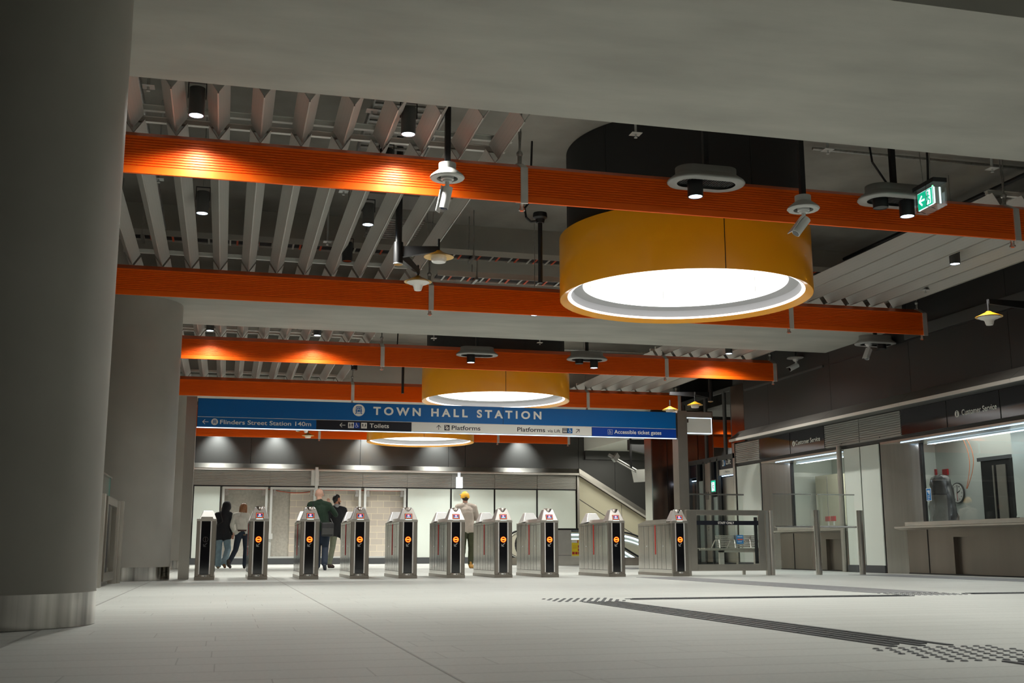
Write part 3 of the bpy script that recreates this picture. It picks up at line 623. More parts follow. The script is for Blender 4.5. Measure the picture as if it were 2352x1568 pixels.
# ================================================================ ORANGE BEAMS
BX0, BX1 = -3.9, 10.93
BEAM_Y = [10.40, 15.66, 20.85, 25.95, 31.2, 35.35]
BEAM_W = ['nearest orange ribbed beam, running in front of the black duct', 'second orange ribbed beam from the camera, crossing behind the large yellow drum lamp', 'third orange ribbed beam from the camera, just beyond the middle concrete beam',
          'fourth orange ribbed beam from the camera, right above the blue station sign', 'fifth orange ribbed beam, mostly hidden behind the blue station sign', 'farthest orange ribbed beam, seen below the blue station sign']
def beam_profile():
    p = [(0.012, 0.004), (0.0, 0.010)]
    n = 11; z0, z1 = 0.080, 0.358
    for i in range(n):
        a = z0+(z1-z0)*i/n; h = (z1-z0)/n
        p += [(0.0, a), (0.013, a+h*0.05), (0.013, a+h*0.22), (0.0, a+h*0.30)]
    p += [(0.0, 0.368), (0.185, 0.465), (0.20, 0.465), (0.20, 0.073)]
    return p
bracket_X = [-1.62, 2.77, 8.51, 10.90]
t = None
for i, yb in enumerate(BEAM_Y):
    if i == 0:
        t = thing('ceiling_beam', BEAM_W[0], 'beam', (0, yb, 3.85), 'orange ceiling beams')
        b = MB(); b.prism(beam_profile(), 'x', BX0, BX1); body = b.build('beam_body', 'orange', t)
        b = MB()
        b.prism(beam_profile(), 'x', BX1+0.001, BX1+0.02); b.build('end_cap', 'orange', t)
        for x in bracket_X:
            b = MB(); w_ = 0.075
            b.prism([(-0.012, -0.004), (-0.012, 0.37), (0.18, 0.478), (0.212, 0.478), (0.212, 0.062), (0.0, -0.006)], 'x', x-w_/2, x+w_/2)
            br = b.build('strap', 'steel_pale', t)
            b = MB(); b.tube((x, 0.18, 0.47), (x, 0.18, 0.56), 0.022, n=10); b.sphere((x, 0.18, 0.575), 0.035, 6)
            b.tube((x, 0.18, 0.58), (x-0.05, 0.18, 1.70), 0.006, n=6); b.tube((x, 0.18, 0.58), (x+0.06, 0.18, 1.70), 0.006, n=6); b.tube((x, 0.18, 0.60), (x+0.012, 0.18, 0.82), 0.012, n=8); b.build('hanger', 'galv', br)
            b = MB(); b.tube((x, 0.10, 0.04), (x, 0.10, -0.03), 0.022, n=12); b.tube((x, 0.10, -0.03), (x, 0.10, -0.05), 0.034, n=12); b.build('bolt', 'galv', br)
            b = MB(); b.tube((x, 0.10, -0.05), (x, 0.10, -0.056), 0.02, n=12); b.build('bolt_cap', 'orange', br)
        proto_beam = t
    else:
        dup(proto_beam, (0, yb, 3.85), BEAM_W[i])

# ================================================================ V BAFFLES
RZ = 4.34; BH = 0.15; BW = 0.10
LX = [0.97*(-1.43+0.4045*k) for k in range(11)]
RX_ = [0.97*(9.21+0.4045*k) for k in range(-1, 5)]
def baffle_mesh(L_):
    b = MB(); tck = 0.006
    b.prism([(-BW, BH), (0, 0), (BW, BH), (BW-0.010, BH), (0, 0.012), (-BW+0.010, BH)], 'y', 0, L_)
    b.box(-0.006, 0.006, 0, L_, -0.004, 0.010)
    me = b.build('ceiling_baffle', 'perf'); return me
segs = [(9.50, 10.55, 'before the nearest orange beam'), (10.68, 15.92, 'between orange beams one and two'), (16.05, 16.93, 'just behind the second orange beam'),
        (20.0, 21.32, 'before the third orange beam'), (21.44, 26.70, 'between orange beams three and four'), (26.82, 27.43, 'just behind the fourth orange beam')]
for si, (y0, y1, w_) in enumerate(segs):
    for side, xs_ in (('left', LX), ('right', RX_)):
        if side == 'right' and si == 0: continue
        proto = None
        nm = 'left' if side == 'left' else 'right'
        for k, x in enumerate(xs_):
            if proto is None:
                proto = baffle_mesh(y1-y0); o = proto
            else:
                o = proto.copy(); COL.objects.link(o)
            o.location = (x, y0, RZ)
            tag(o, '%s grey V-shaped ceiling baffle from the left, %s group, %s' % (ORD[k], side, w_), 'baffle', 'ceiling baffles %s, %s group' % (w_, side))
        # mounting rails across the ends
        for yy_ in ((y0+0.05, y1-0.12) if y1-y0 > 1.5 else (y1-0.12,)):
            b = MB(); b.box(xs_[0]-0.12, xs_[-1]+0.12, yy_, yy_+0.05, RZ+BH+0.0, RZ+BH+0.045)
            b.box(xs_[0]-0.12, xs_[-1]+0.12, yy_-0.02, yy_+0.07, RZ+BH+0.045, RZ+BH+0.05)
            r = b.build('baffle_rail', 'rail', origin=(xs_[0], yy_, RZ+BH))
            end = 'near' if (y1-y0 > 1.5 and yy_ < (y0+y1)/2) else 'far'
            tag(r, 'pale rail across the %s ends of %s baffles, %s' % (end, side, w_), 'rail', 'baffle cross rails')

# ================================================================ DRUM LAMPS AND DUCTS
def drum():
    t = thing('drum_lamp', 'huge yellow drum lamp with white lit inside hanging nearest the camera', 'lamp', (DRUM_X, DRUM_Y[0], DRUM_Z), 'yellow drum lamps')
    H_ = 0.80
    b = MB(); b.lathe([(1.50, 0.045), (1.595, 0.0), (1.60, 0.006), (1.60, H_), (1.55, H_), (1.55, 0.06)], n=144, closed=True); b.build('shell', 'yellow', t)
    b = MB(); b.lathe([(1.455, 0.065), (1.50, 0.046), (1.50, 0.07)], n=144, closed=True); b.build('edge_light', EM('edge_light', (1, 0.99, 1), 1.8), t)
    b = MB(); b.lathe([(1.455, 0.066), (1.43, 0.15)], n=144); b.lathe([(1.43, 0.15), (1.30, 0.19)], n=144); b.build('inner_band', 'liner_band', t)
    b = MB(); b.lathe([(1.30, 0.18), (1.30, 0.72)], n=144); b.build('liner', 'liner', t)
    b = MB(); b.lathe([(1.299, 0.64), (0.001, 0.64)], n=96, smooth=False); b.build('diffuser', 'liner', t)
    for a in (20, 80, 140, 200, 260, 320):
        ca, sa = math.cos(math.radians(a)), math.sin(math.radians(a))
        b = MB(); b.tube((1.293*ca, 1.293*sa, 0.19), (1.293*ca, 1.293*sa, 0.61), 0.004, n=6); b.build('liner_seam', 'plastic_grey', t)
    for a in (-96, -96+180):
        ca, sa = math.cos(math.radians(a)), math.sin(math.radians(a))
        b = MB(); b.tube((1.600*ca, 1.600*sa, 0.0), (1.600*ca, 1.600*sa, H_), 0.005, n=6); b.build('shell_seam', 'black', t)
    return t
d0 = drum()
dup(d0, (DRUM_X, DRUM_Y[1], DRUM_Z), 'second yellow drum lamp, hanging right above the words on the blue sign')
dup(d0, (DRUM_X, DRUM_Y[2], DRUM_Z), 'farthest yellow drum lamp, its lower half seen under the blue sign')
dk = thing('drum_duct', 'wide round black duct rising to the ceiling above the nearest yellow drum', 'duct', (DRUM_X, DRUM_Y[0], 4.35), 'black round ducts')
b = MB(); b.lathe([(1.50, 0), (1.50, 1.195)], n=96); b.lathe([(1.50, 0.0), (0.01, 0.0)], n=96, smooth=False); b.build('duct_wall', 'duct', dk)
for a in (-80, -150):
    ca, sa = math.cos(math.radians(a)), math.sin(math.radians(a)); b = MB(); b.tube((1.50*ca, 1.50*sa, 0), (1.50*ca, 1.50*sa, 1.19), 0.006, n=6); b.build('seam', 'black', dk)
dup(dk, (DRUM_X, DRUM_Y[1], 4.35), 'black round duct above the second yellow drum, seen under the middle concrete beam')
dup(dk, (DRUM_X, DRUM_Y[2], 4.35), 'black round duct above the farthest yellow drum')

# ================================================================ DOWNLIGHTS (black cylinders)
def downlight(x, y, z, lit, label, power=0, r=0.07, h=0.26, deg=152, group='black cylinder downlights'):
    t = thing('downlight', label, 'downlight', (x, y, z), group)
    b = MB(); b.lathe([(r*0.86, 0.006), (r*0.9, 0.0), (r, 0.0), (r, h), (0.001, h)], n=28); b.lathe([(r*0.86, 0.006), (r*0.85, 0.03)], n=28); b.build('cylinder', 'darkgrey' if lit else 'black', t)
    b = MB(); b.lathe([(r*0.86, 0.004), (0.001, 0.004)], n=28, smooth=False); b.build('lens', 'bulb' if lit else 'blackgloss', t)
    b = MB(); b.box(-r-0.012, -r-0.004, -0.012, 0.012, h-0.1, h+0.06); b.box(r+0.004, r+0.012, -0.012, 0.012, h-0.1, h+0.06); b.box(-r-0.012, r+0.012, -0.012, 0.012, h+0.05, h+0.06); b.build('yoke', 'black', t)
    if h+z < 5.2:
        b = MB(); b.tube((0, 0, h+0.06), (0, 0, ZC-z), 0.005, n=6); b.build('suspension', 'galv', t)
    if lit and power:
        spot('downlight_beam', (x, y, z-0.005), power, deg, blend=1.0, rad=0.06)
    return t
PW = 310
downlight(-0.40, 9.93, 4.28, True, 'lit black cylinder downlight left of the two above the nearest orange beam', PW)
downlight(1.52, 9.93, 4.28, True, 'lit black cylinder downlight right of the two above the nearest orange beam', PW)
downlight(-0.40, 13.0, 4.28, True, 'lit black cylinder downlight between baffles, the left one between the first two orange beams', PW)
downlight(1.52, 13.0, 4.28, True, 'lit black cylinder downlight among the baffles, above the black arm of the double lamp', PW)
downlight(1.46, 14.80, 4.28, False, 'unlit black cylinder downlight just above the second orange beam')
downlight(1.50, 11.3, 4.36, False, 'unlit black cylinder downlight half hidden behind the top of the nearest orange beam')
downlight(9.55, 12.95, 4.28, True, 'lit black cylinder downlight between the right-hand baffles, above the dark wall', PW)
downlight(-0.39, 20.3, 4.28, True, 'lit black cylinder downlight just under the middle concrete beam, near the column', PW*1.2)
downlight(1.50, 20.3, 4.28, True, 'lit black cylinder downlight under the middle concrete beam, the one farther from the column', PW*1.2)
downlight(-0.38, 23.4, 4.28, True, 'lit black cylinder downlight below the third orange beam, near the column', PW*1.05)
downlight(1.50, 23.4, 4.28, True, 'lit black cylinder downlight below the third orange beam, above the blue sign', PW*1.05)
downlight(2.58, 24.0, 4.26, False, 'unlit black cylinder downlight among the baffles above the fourth orange beam')
downlight(9.62, 20.3, 4.28, True, 'lit black cylinder downlight on the right above the third orange beam', PW*1.2)
downlight(9.60, 23.4, 4.28, True, 'lit black cylinder downlight on the right just below the third orange beam', PW*1.05)
downlight(4.42, 16.0, 3.93, True, 'lit black downlight under the second orange beam, left of the large drum lamp', PW)
downlight(6.80, 16.0, 3.93, True, 'lit black downlight peeping out below the rim of the large drum lamp', PW)
# wall washers above the back wall canopy
for k, x in enumerate((-0.3, 1.5, 4.35, 6.7, 9.55)):
    t = downlight(x, 36.0, 4.28, False, 'small dark wall washer hidden above the back wall, %s from the left' % ORD[k], group='wall washers of the back wall')
    spot('wall_washer', (x, 35.90, 4.22), 190, 84, col=(0.95, 1, 0.97), aim=(x, 36.5, 3.35), rad=0.05, blend=1.0)

# ================================================================ OVAL CEILING CANOPIES ON BLACK POLES
def oval_unit(x, y, z, label, spots, L_=0.34, poleoff=0.0, group='oval service canopies on black poles', power=330, camera=None):
    t = thing('oval_canopy', label, 'ceiling fixture', (x, y, z), group)
    b = MB(); b.oval([(0.135, 0.0), (0.225, 0.0), (0.235, 0.012), (0.225, 0.03), (0.155, 0.085), (0.15, 0.09), (0.15, 0.155), (0.03, 0.158), (0.0, 0.158)], L_); b.build('canopy_ring', 'plastic_grey', t)
    b = MB(); b.oval([(0.14, 0.03), (0.0, 0.03)], L_); gr = b.build('grille', 'black', t)
    b = MB()
    for i in range(24):
        xx = -L_/2-0.12+(L_+0.24)*i/23; b.box(xx-0.003, xx+0.003, -0.10, 0.10, 0.02, 0.03)
    b.build('slats', 'darkgrey', gr)
    b = MB(); b.box(poleoff-0.026, poleoff+0.026, -0.026, 0.026, 0.155, ZC-z); b.build('pole', 'black', t)
    for (dx, lit, hh) in spots:
        b = MB(); r = 0.078; b.lathe([(0.001, 0.03), (r, 0.03), (r, -hh), (r*0.86, -hh), (r*0.84, -hh+0.02)], (dx, 0, 0), n=28); sc = b.build('spotlight', 'black', t)
        b = MB(); b.lathe([(r*0.85, -hh+0.004), (0.001, -hh+0.004)], (dx, 0, 0), n=28, smooth=False); b.build('lens', 'bulb' if lit else 'darkgrey', sc)
        if lit: spot('spotlight_beam', (x+dx, y, z-hh-0.005), power, 110, blend=0.9, rad=0.06)
    if camera:
        camera_parts(t, camera, 0.02, small=True)
    return t
def camera_parts(t, dx, dz, small=False, aim=(-0.10, -0.05, -0.16), sc=1.0):
    b = MB(); b.tube((dx, 0, dz+0.01), (dx, 0, dz-0.03), 0.062*sc, n=20); b.tube((dx, 0, dz-0.03), (dx, 0, dz-0.05), 0.045*sc, n=20); b.tube((dx, 0, dz-0.05), (dx, 0, dz-0.13*sc), 0.020*sc, n=12); b.build('camera_mount', 'camwhite', t)
    a = Vector(aim).normalized(); c0 = Vector((dx, 0, dz-0.15*sc))-a*0.05*sc; c1 = c0+a*0.21*sc
    b = MB(); b.tube(c0, c1, 0.045*sc, n=20); hs = b.build('camera_housing', 'camwhite', t)
    b = MB(); b.tube(c1, c1+a*0.004, 0.038*sc, n=20); b.build('lens', 'blackgloss', hs)
    b = MB(); u = Vector((0, 0, 1)); s_ = a.cross(u).normalized(); n_ = s_.cross(a).normalized()
    off = n_*0.052*sc; p = [c0+off-s_*0.045*sc, c0+off+s_*0.045*sc, c1+a*0.04*sc+off+s_*0.045*sc, c1+a*0.04*sc+off-s_*0.045*sc]; q = [v+n_*0.006 for v in p]
    b.add(p+q, [(0, 1, 2, 3), (7, 6, 5, 4), (0, 1, 5, 4), (1, 2, 6, 5), (2, 3, 7, 6), (3, 0, 4, 7)]); b.build('sun_hood', 'camwhite', hs)
oval_unit(4.56, 10.0, 4.06, 'grey oval canopy with one lit spotlight on the nearest orange beam, before the black duct', [(-0.12, True, 0.14)], poleoff=0.0)
oval_unit(6.70, 10.0, 4.04, 'grey oval canopy with two black spotlights beside the hanging green exit sign', [(-0.17, False, 0.08), (0.14, True, 0.15)], poleoff=0.0)
oval_unit(4.50, 20.4, 4.05, 'grey oval canopy with one lit spotlight before the third orange beam, above the sign', [(-0.12, True, 0.14)])
oval_unit(6.68, 20.4, 4.05, 'grey oval canopy with two spotlights before the third orange beam, right of the duct', [(-0.16, False, 0.08), (0.14, True, 0.15)])
oval_unit(11.05, 17.35, 4.0, 'small grey oval canopy carrying a white camera below the end of the second orange beam', [(0.12, False, 0.07)], L_=0.30, camera=-0.14)
# round camera pendants
def camera_pendant(x, y, z, label, mirror=1, aim=(-0.03, 0.02, -0.16)):
    t = thing('camera_pendant', label, 'security camera', (x, y, z), 'camera pendants')
    b = MB(); b.lathe([(0.10, 0.0), (0.155, 0.0), (0.165, 0.012), (0.155, 0.03), (0.088, 0.085), (0.082, 0.09), (0.082, 0.15), (0.02, 0.152), (0.001, 0.152)], n=40); b.lathe([(0.10, 0), (0.10, 0.03), (0.001, 0.03)], n=40, smooth=False); b.build('canopy_ring', 'plastic_light', t)
    b = MB(); b.lathe([(0.098, 0.026), (0.001, 0.026)], n=32, smooth=False); b.build('recess', 'black', t)
    b = MB(); b.box(-0.026, 0.026, -0.026, 0.026, 0.15, ZC-z); b.build('pole', 'black', t)
    camera_parts(t, 0, 0.02, aim=aim)
    return t
camera_pendant(1.91, 10.0, 3.90, 'white security camera on a black pole, left of the strap on the nearest orange beam')
camera_pendant(5.63, 10.0, 3.87, 'white security camera on a black pole before the right edge of the large drum lamp', aim=(-0.12, 0.0, -0.15))
t = thing('wall_camera', 'white security camera on a flat round plate at the end of the third orange beam', 'security camera', (11.25, 20.6, 4.30))
b = MB(); b.lathe([(0.001, 0.02), (0.17, 0.02), (0.18, 0.0), (0.12, -0.01), (0.001, -0.01)], n=40); b.build('plate', 'plastic_grey', t); camera_parts(t, 0, -0.01, aim=(-0.2, 0, -0.1))
b = MB(); b.tube((0, 0, 0.02), (0, 0, 1.2), 0.02); b.build('pole', 'black', t)

# black speaker pole behind the first beam
t = thing('bell_pendant', 'slim black pole with a round black cap hanging between the first two orange beams', 'pole', (3.68, 13.05, 3.7))
b = MB(); b.tube((0, 0, 0), (0, 0, 0.86), 0.028, n=14); b.build('pole', 'black', t)
b = MB(); b.lathe([(0.001, 0.90), (0.085, 0.90), (0.09, 0.87), (0.09, 0.84), (0.06, 0.82), (0.05, 0.77), (0.001, 0.77)], n=28); b.build('cap', 'black', t)
b = MB(); b.path([(0.0, 0, 0.80), (-0.12, 0, 0.78), (-0.18, 0, 0.83), (-0.2, 0, 0.95), (-0.13, 0, 1.05), (-0.10, 0, 1.84)], 0.014, 8); b.build('cable', 'black', t)
t2 = dup(t, (3.55, 23.4, 3.7), 'short black pole with round cap left of the duct above the second drum lamp')

# ================================================================ DOUBLE ARM LAMPS WITH YELLOW SHADES
def shade_lamp(parent, at, bell=True):
    x, y, z = at
    b = MB(); b.lathe([(0.0, 0.075), (0.03, 0.075), (0.045, 0.06), (0.155, 0.008), (0.178, 0.0), (0.181, -0.004), (0.150, 0.0), (0.045, 0.05)], at, n=48); sh = b.build('lamp_shade', 'yellow_matt', parent)
    b = MB(); b.lathe([(0.178, -0.004), (0.15, 0.002), (0.05, 0.046), (0.0, 0.05)], (x, y, z-0.003), n=48); b.build('shade_lining', 'cream_in', sh)
    b = MB()
    if bell: b.lathe([(0.14, 0.0), (0.150, -0.012), (0.12, -0.03), (0.085, -0.04), (0.062, -0.06), (0.053, -0.10), (0.045, -0.118), (0.001, -0.122)], at, n=40)
    else: b.lathe([(0.085, 0.01), (0.095, -0.02), (0.088, -0.055), (0.08, -0.068), (0.001, -0.07)], at, n=40)
    b.build('opal_glass', 'opal', sh)
    b = MB(); b.tube((x, y, z+0.07), (x, y, z+0.22), 0.013, n=12); b.build('stem', 'black', parent)
def arm(t, p, q, name='arm'):
    b = MB(); p = Vector(p); q = Vector(q); d = (q-p).normalized(); s_ = Vector((-d.y, d.x, 0)).normalized()*0.024
    v = []
    for c, h0, h1 in ((p, -0.07, 0.07), (q, -0.02, 0.045)):
        v += [c-s_+Vector((0, 0, h0)), c+s_+Vector((0, 0, h0)), c+s_+Vector((0, 0, h1)), c-s_+Vector((0, 0, h1))]
    b.add(v, [(0, 1, 2, 3), (7, 6, 5, 4), (0, 4, 5, 1), (1, 5, 6, 2), (2, 6, 7, 3), (3, 7, 4, 0)]); b.build(name, 'black', t)
def double_lamp(x, y, z, label, q1, q2, b1=False, b2=True, pole=0.042):
    t = thing('double_arm_lamp', label, 'lamp', (x, y, z), 'double arm lamps with yellow shades')
    b = MB(); b.tube((0, 0, -0.02), (0, 0, 0.24), 0.058, n=24); b.tube((0, 0, 0.2), (0, 0, ZC-z-0.004), pole, n=20); b.build('pole', 'black', t)
    b = MB(); b.lathe([(0.058, -0.02), (0.062, -0.03), (0.055, -0.037)], n=28); b.build('collar', 'galv', t)
    b = MB(); b.lathe([(0.056, -0.036), (0.02, -0.046), (0.001, -0.046)], n=28); b.build('end_cap', 'yellow_matt', t)
    for q, bl in ((q1, b1), (q2, b2)):
        arm(t, (0, 0, 0.12), (q[0], q[1], 0.12)); shade_lamp(t, (q[0], q[1], q[2]), bl)
    return t
double_lamp(1.90, 13.05, 3.86, 'double arm lamp with two yellow shades hanging before the second orange beam, left of centre', (0.46, -0.20, 0.04), (0.40, 0.95, 0.00), b1=False, b2=True)
double_lamp(11.22, 13.1, 3.66, 'yellow shaded arm lamp against the dark wall at the right edge', (-1.16, -0.1, -0.08), (-0.15, -0.95, -0.08), b1=True)
double_lamp(10.685, 23.6, 3.80, 'double arm lamp with yellow shades right of the blue sign, before the lift glass', (-0.43, -0.10, -0.13), (-0.98, 0.05, -0.24), b1=False, b2=False)
t = double_lamp(2.02, 33.9, 3.95, 'far double arm lamp with pale shades under the blue sign on the left', (0.30, 0.0, -0.15), (0.2, -0.5, 0.0))

# ================================================================ HANGING EXIT SIGN
t = thing('hanging_exit_sign', 'hanging lit green exit sign with arrow and running man, turned sideways', 'exit sign', (6.76, 9.48, 3.80), rotz=math.radians(-93))
b = MB(); b.box(-0.19, 0.19, -0.075, 0.075, 0.235, 0.28); b.build('top_housing', 'black', t)
b = MB(); b.box(-0.18, 0.18, -0.07, -0.066, 0.0, 0.235); b.box(-0.18, 0.18, 0.066, 0.07, 0.0, 0.235); b.box(0.176, 0.18, -0.066, 0.066, 0.0, 0.235); b.box(-0.18, -0.176, -0.066, 0.066, 0.0, 0.235); b.box(-0.18, 0.18, -0.066, 0.066, 0.0, 0.004); b.build('clear_cover', 'glass', t)
b = MB(FRONT(0, -0.035, 0)); b.rect(-0.15, 0.125, 0.025, 0.205, 0.012); b.build('light_body', 'exitwhite', t)
b = MB(); b.box(0.126, 0.130, -0.05, 0.05, 0.03, 0.2); b.build('end_plate', 'plastic_light', t)
b = MB(FRONT(0, -0.048, 0)); b.rect(-0.145, 0.115, 0.030, 0.20, 0.002); b.build('green_field', 'green', t)
b = MB(FRONT(0, -0.051, 0)); b.line(-0.115, 0.115, -0.02, 0.115, 0.020, 0.001); b.line(-0.12, 0.115, -0.065, 0.165, 0.020, 0.001); b.line(-0.12, 0.115, -0.065, 0.065, 0.020, 0.001); b.rect(0.01, 0.09, 0.045, 0.19, 0.001); b.build('arrow_and_door', 'exitwhite', t)
b = MB(FRONT(0, -0.053, 0)); b.disc(0.045, 0.165, 0.014, 0.001, 12); b.line(0.045, 0.15, 0.04, 0.10, 0.026, 0.001); b.line(0.04, 0.10, 0.01, 0.055, 0.014, 0.001); b.line(0.04, 0.10, 0.075, 0.085, 0.014, 0.001); b.line(0.075, 0.085, 0.07, 0.05, 0.014, 0.001); b.line(0.04, 0.14, 0.075, 0.12, 0.010, 0.001); b.line(0.04, 0.14, 0.01, 0.115, 0.010, 0.001); b.build('running_figure', 'green', t)
b = MB(); b.sphere((0.15, -0.06, 0.2), 0.008, 6); b.build('indicator', 'green_dot', t)
b = MB(); b.box(0.131, 0.136, -0.045, -0.03, 0.03, 0.2); b.box(0.131, 0.136, 0.02, 0.035, 0.03, 0.2); b.build('side_tube', 'exitwhite', t)
b = MB(); b.path([(-0.1, 0, 0.28), (-0.13, 0, 0.6), (-0.17, 0, 1.75)], 0.004, 5); b.path([(0.03, 0, 0.28), (0.05, 0, 0.8), (0.08, 0, 1.75)], 0.004, 5); b.build('chains', 'galv', t)
b = MB(); b.path([(-0.02, 0, 0.28), (0.0, 0, 0.5), (0.02, 0, 1.75)], 0.012, 8); b.build('flex', 'black', t)
b = MB(); b.path([(-0.12, -0.075, 0.24), (-0.12, -0.085, 0.02), (-0.10, -0.0, -0.01)], 0.003, 5); b.path([(0.06, -0.075, 0.24), (0.06, -0.085, 0.02), (0.08, 0.0, -0.01)], 0.003, 5); b.build('wire_guard', 'black', t)
b = MB(); b.path([(6.66, 9.98, 5.1), (6.5, 9.98, 4.9), (6.42, 9.98, 4.7), (6.45, 9.98, 4.45), (6.6, 9.98, 4.24)], 0.011, 6); tag(b.build('cable', 'black', origin=(6.5, 10, 4.6)), 'thin black cable looping beside the pole of the oval canopy next to the exit sign', 'cable')
b = MB()
for k in range(6): b.lathe([(0.13+0.008*k, -0.008), (0.138+0.008*k, 0), (0.13+0.008*k, 0.008)], (7.35, 10.35, 5.12+0.012*k), n=28)
tag(b.build('cable_coil', 'black', origin=(7.35, 10.35, 5.12)), 'coil of black cable tucked under the slab above the exit sign', 'cable')

# ================================================================ SERVICES ABOVE THE BEAMS
def tray(x0, x1, y, z, label, top=ZC):
    t = thing('cable_tray', label, 'cable tray', (x0, y, z), 'cable trays under the slab')
    b = MB(); b.box(0, x1-x0, 0, 0.012, 0, 0.085); b.box(0, x1-x0, 0.30, 0.312, 0, 0.085)
    n_ = int((x1-x0)/0.30)
    for i in range(n_): b.box(i*0.30+0.1, i*0.30+0.125, 0.006, 0.306, 0.0, 0.012)
    b.build('ladder', 'rail', t)
    for yy_ in (0.05, 0.10, 0.15, 0.20, 0.25): b = MB(); b.tube((0, yy_, 0.024), (x1-x0, yy_, 0.024), 0.012, n=6); b.build('cable', 'black', t)
    b = MB(); b.box(0.0, 0.028, 0.03, 0.29, 0.002, 0.012); me_ = b.build('cable_tie', 'redcable', t); me_.location = (0.20, 0, 0)
    for i in range(1, n_): c_ = me_.copy(); COL.objects.link(c_); c_.location = (i*0.30+0.20, 0, 0)
    x = 0.6
    while x < x1-x0: b = MB(); b.tube((x, -0.02, -0.02), (x, -0.02, top-z), 0.006, n=6); b.tube((x, 0.33, -0.02), (x, 0.33, top-z), 0.006, n=6); b.box(x-0.02, x+0.02, -0.03, 0.34, -0.04, -0.0); b.build('hanger', 'galv', t); x += 1.6
    return t
tray(2.95, 5.2, 16.15, 4.50, 'lower ladder tray with black cables and red ties above the second orange beam', top=4.79)
tray(-3.5, 5.2, 16.15, 4.84, 'upper ladder tray with red ties above the second orange beam')
tray(7.0, 11.2, 16.2, 4.95, 'ladder tray behind the large drum lamp on the right')
def pipe(pts, r, label, m='galv', name='pipe'):
    b = MB(); b.path(pts, r, 10); return tag(b.build(name, m, origin=pts[0]), label, 'pipe')
pipe([(1.9, 14.2, 5.30), (4.6, 14.2, 5.30)], 0.018, 'thin galvanised pipe under the slab left of the black duct')
pipe([(7.1, 12.3, 5.49), (11.3, 12.3, 5.49)], 0.020, 'thin galvanised pipe under the slab right of the black duct')
pipe([(10.6, 9.2, 5.32), (10.6, 16.9, 5.32)], 0.045, 'long galvanised pipe running away under the slab near the dark wall')
pipe([(10.85, 9.2, 5.38), (10.85, 16.9, 5.38)], 0.04, 'black pipe beside the galvanised one near the dark wall', 'black')
pipe([(10.25, 9.2, 5.40), (10.25, 16.9, 5.40)], 0.03, 'second black pipe near the dark wall', 'black')
pipe([(-1.0, 9.2, 4.95), (-1.0, 16.08, 4.95)], 0.035, 'grey pipe running away above the baffles on the left')
pipe([(-3.5, 11.6, 5.35), (0.9, 11.6, 5.35)], 0.035, 'black pipe crossing above the baffles on the left', 'black')
pipe([(7.0, 24.5, 5.0), (11.2, 24.5, 5.0)], 0.02, 'thin pipe right of the duct above the second drum lamp')
b = MB()
for i in range(14): b.box(1.3, 2.1, 10.15+i*0.16, 10.21+i*0.16, 4.98, 5.0)
b.box(1.3, 1.32, 10.08, 12.45, 4.96, 5.05); b.box(2.08, 2.1, 10.08, 12.45, 4.96, 5.05)
tag(b.build('cable_ladder', 'galv', origin=(1.6, 10.5, 4.98)), 'wide galvanised cable ladder above the baffles next to the right downlight of the nearest pair', 'cable tray')
b = MB(); b.box(1.5, 3.0, 14.3, 14.9, 5.1, 5.4); tag(b.build('vent_duct', 'plastic_grey', origin=(2, 15, 5.1)), 'grey sheet metal duct behind the double arm lamp', 'duct')
b = MB()
for i in range(10): b.box(1.7, 2.4, 14.1+i*0.10, 14.14+i*0.10, 4.70, 4.72)
tag(b.build('vent_grille', 'galv', origin=(2, 14.5, 4.7)), 'small slatted vent behind the double arm lamp', 'vent')
# sprinklers with square plates
SPR = [(3.89, 10.19, 4.6, 'square sprinkler plate hanging before the black duct above the nearest orange beam'), (6.03, 10.14, 4.6, 'square sprinkler plate right of the black duct above the nearest orange beam'), (8.11, 10.23, 4.6, 'square sprinkler plate near the top right corner'),
       (-0.84, 10.15, 4.6, 'square sprinkler plate at the far left above the nearest orange beam'), (1.21, 10.23, 4.6, 'square sprinkler plate in the baffles left of the right downlight of the nearest pair'), (1.2, 12.78, 4.6, 'square sprinkler plate seen just below the nearest orange beam'),
       (-0.89, 12.84, 4.6, 'square sprinkler plate under the nearest orange beam at the left'), (1.21, 15.05, 4.6, 'square sprinkler plate above the second orange beam, between baffles'), (10.42, 14.9, 4.40, 'small sprinkler below the right-hand baffles'),
       (6.1, 21.71, 4.6, 'small sprinkler plate before the duct of the second drum lamp, the right one'), (3.91, 21.75, 4.6, 'small sprinkler plate before the duct of the second drum lamp, the left one'), (1.22, 21.75, 4.6, 'small sprinkler plate beside the farther downlight under the middle concrete beam')]
for x, y, z, lab in SPR:
    b = MB(); b.box(-0.055, 0.055, -0.055, 0.055, 0.0, 0.004); b.tube((0, 0, 0.004), (0, 0, ZC-z), 0.014, n=8); b.tube((0, 0, -0.035), (0, 0, 0), 0.010, n=8); b.tube((0, 0, -0.04), (0, 0, -0.035), 0.018, n=10)
    o = b.build('sprinkler', 'plastic_light'); o.location = (x, y, z); tag(o, lab, 'sprinkler', 'ceiling sprinklers')
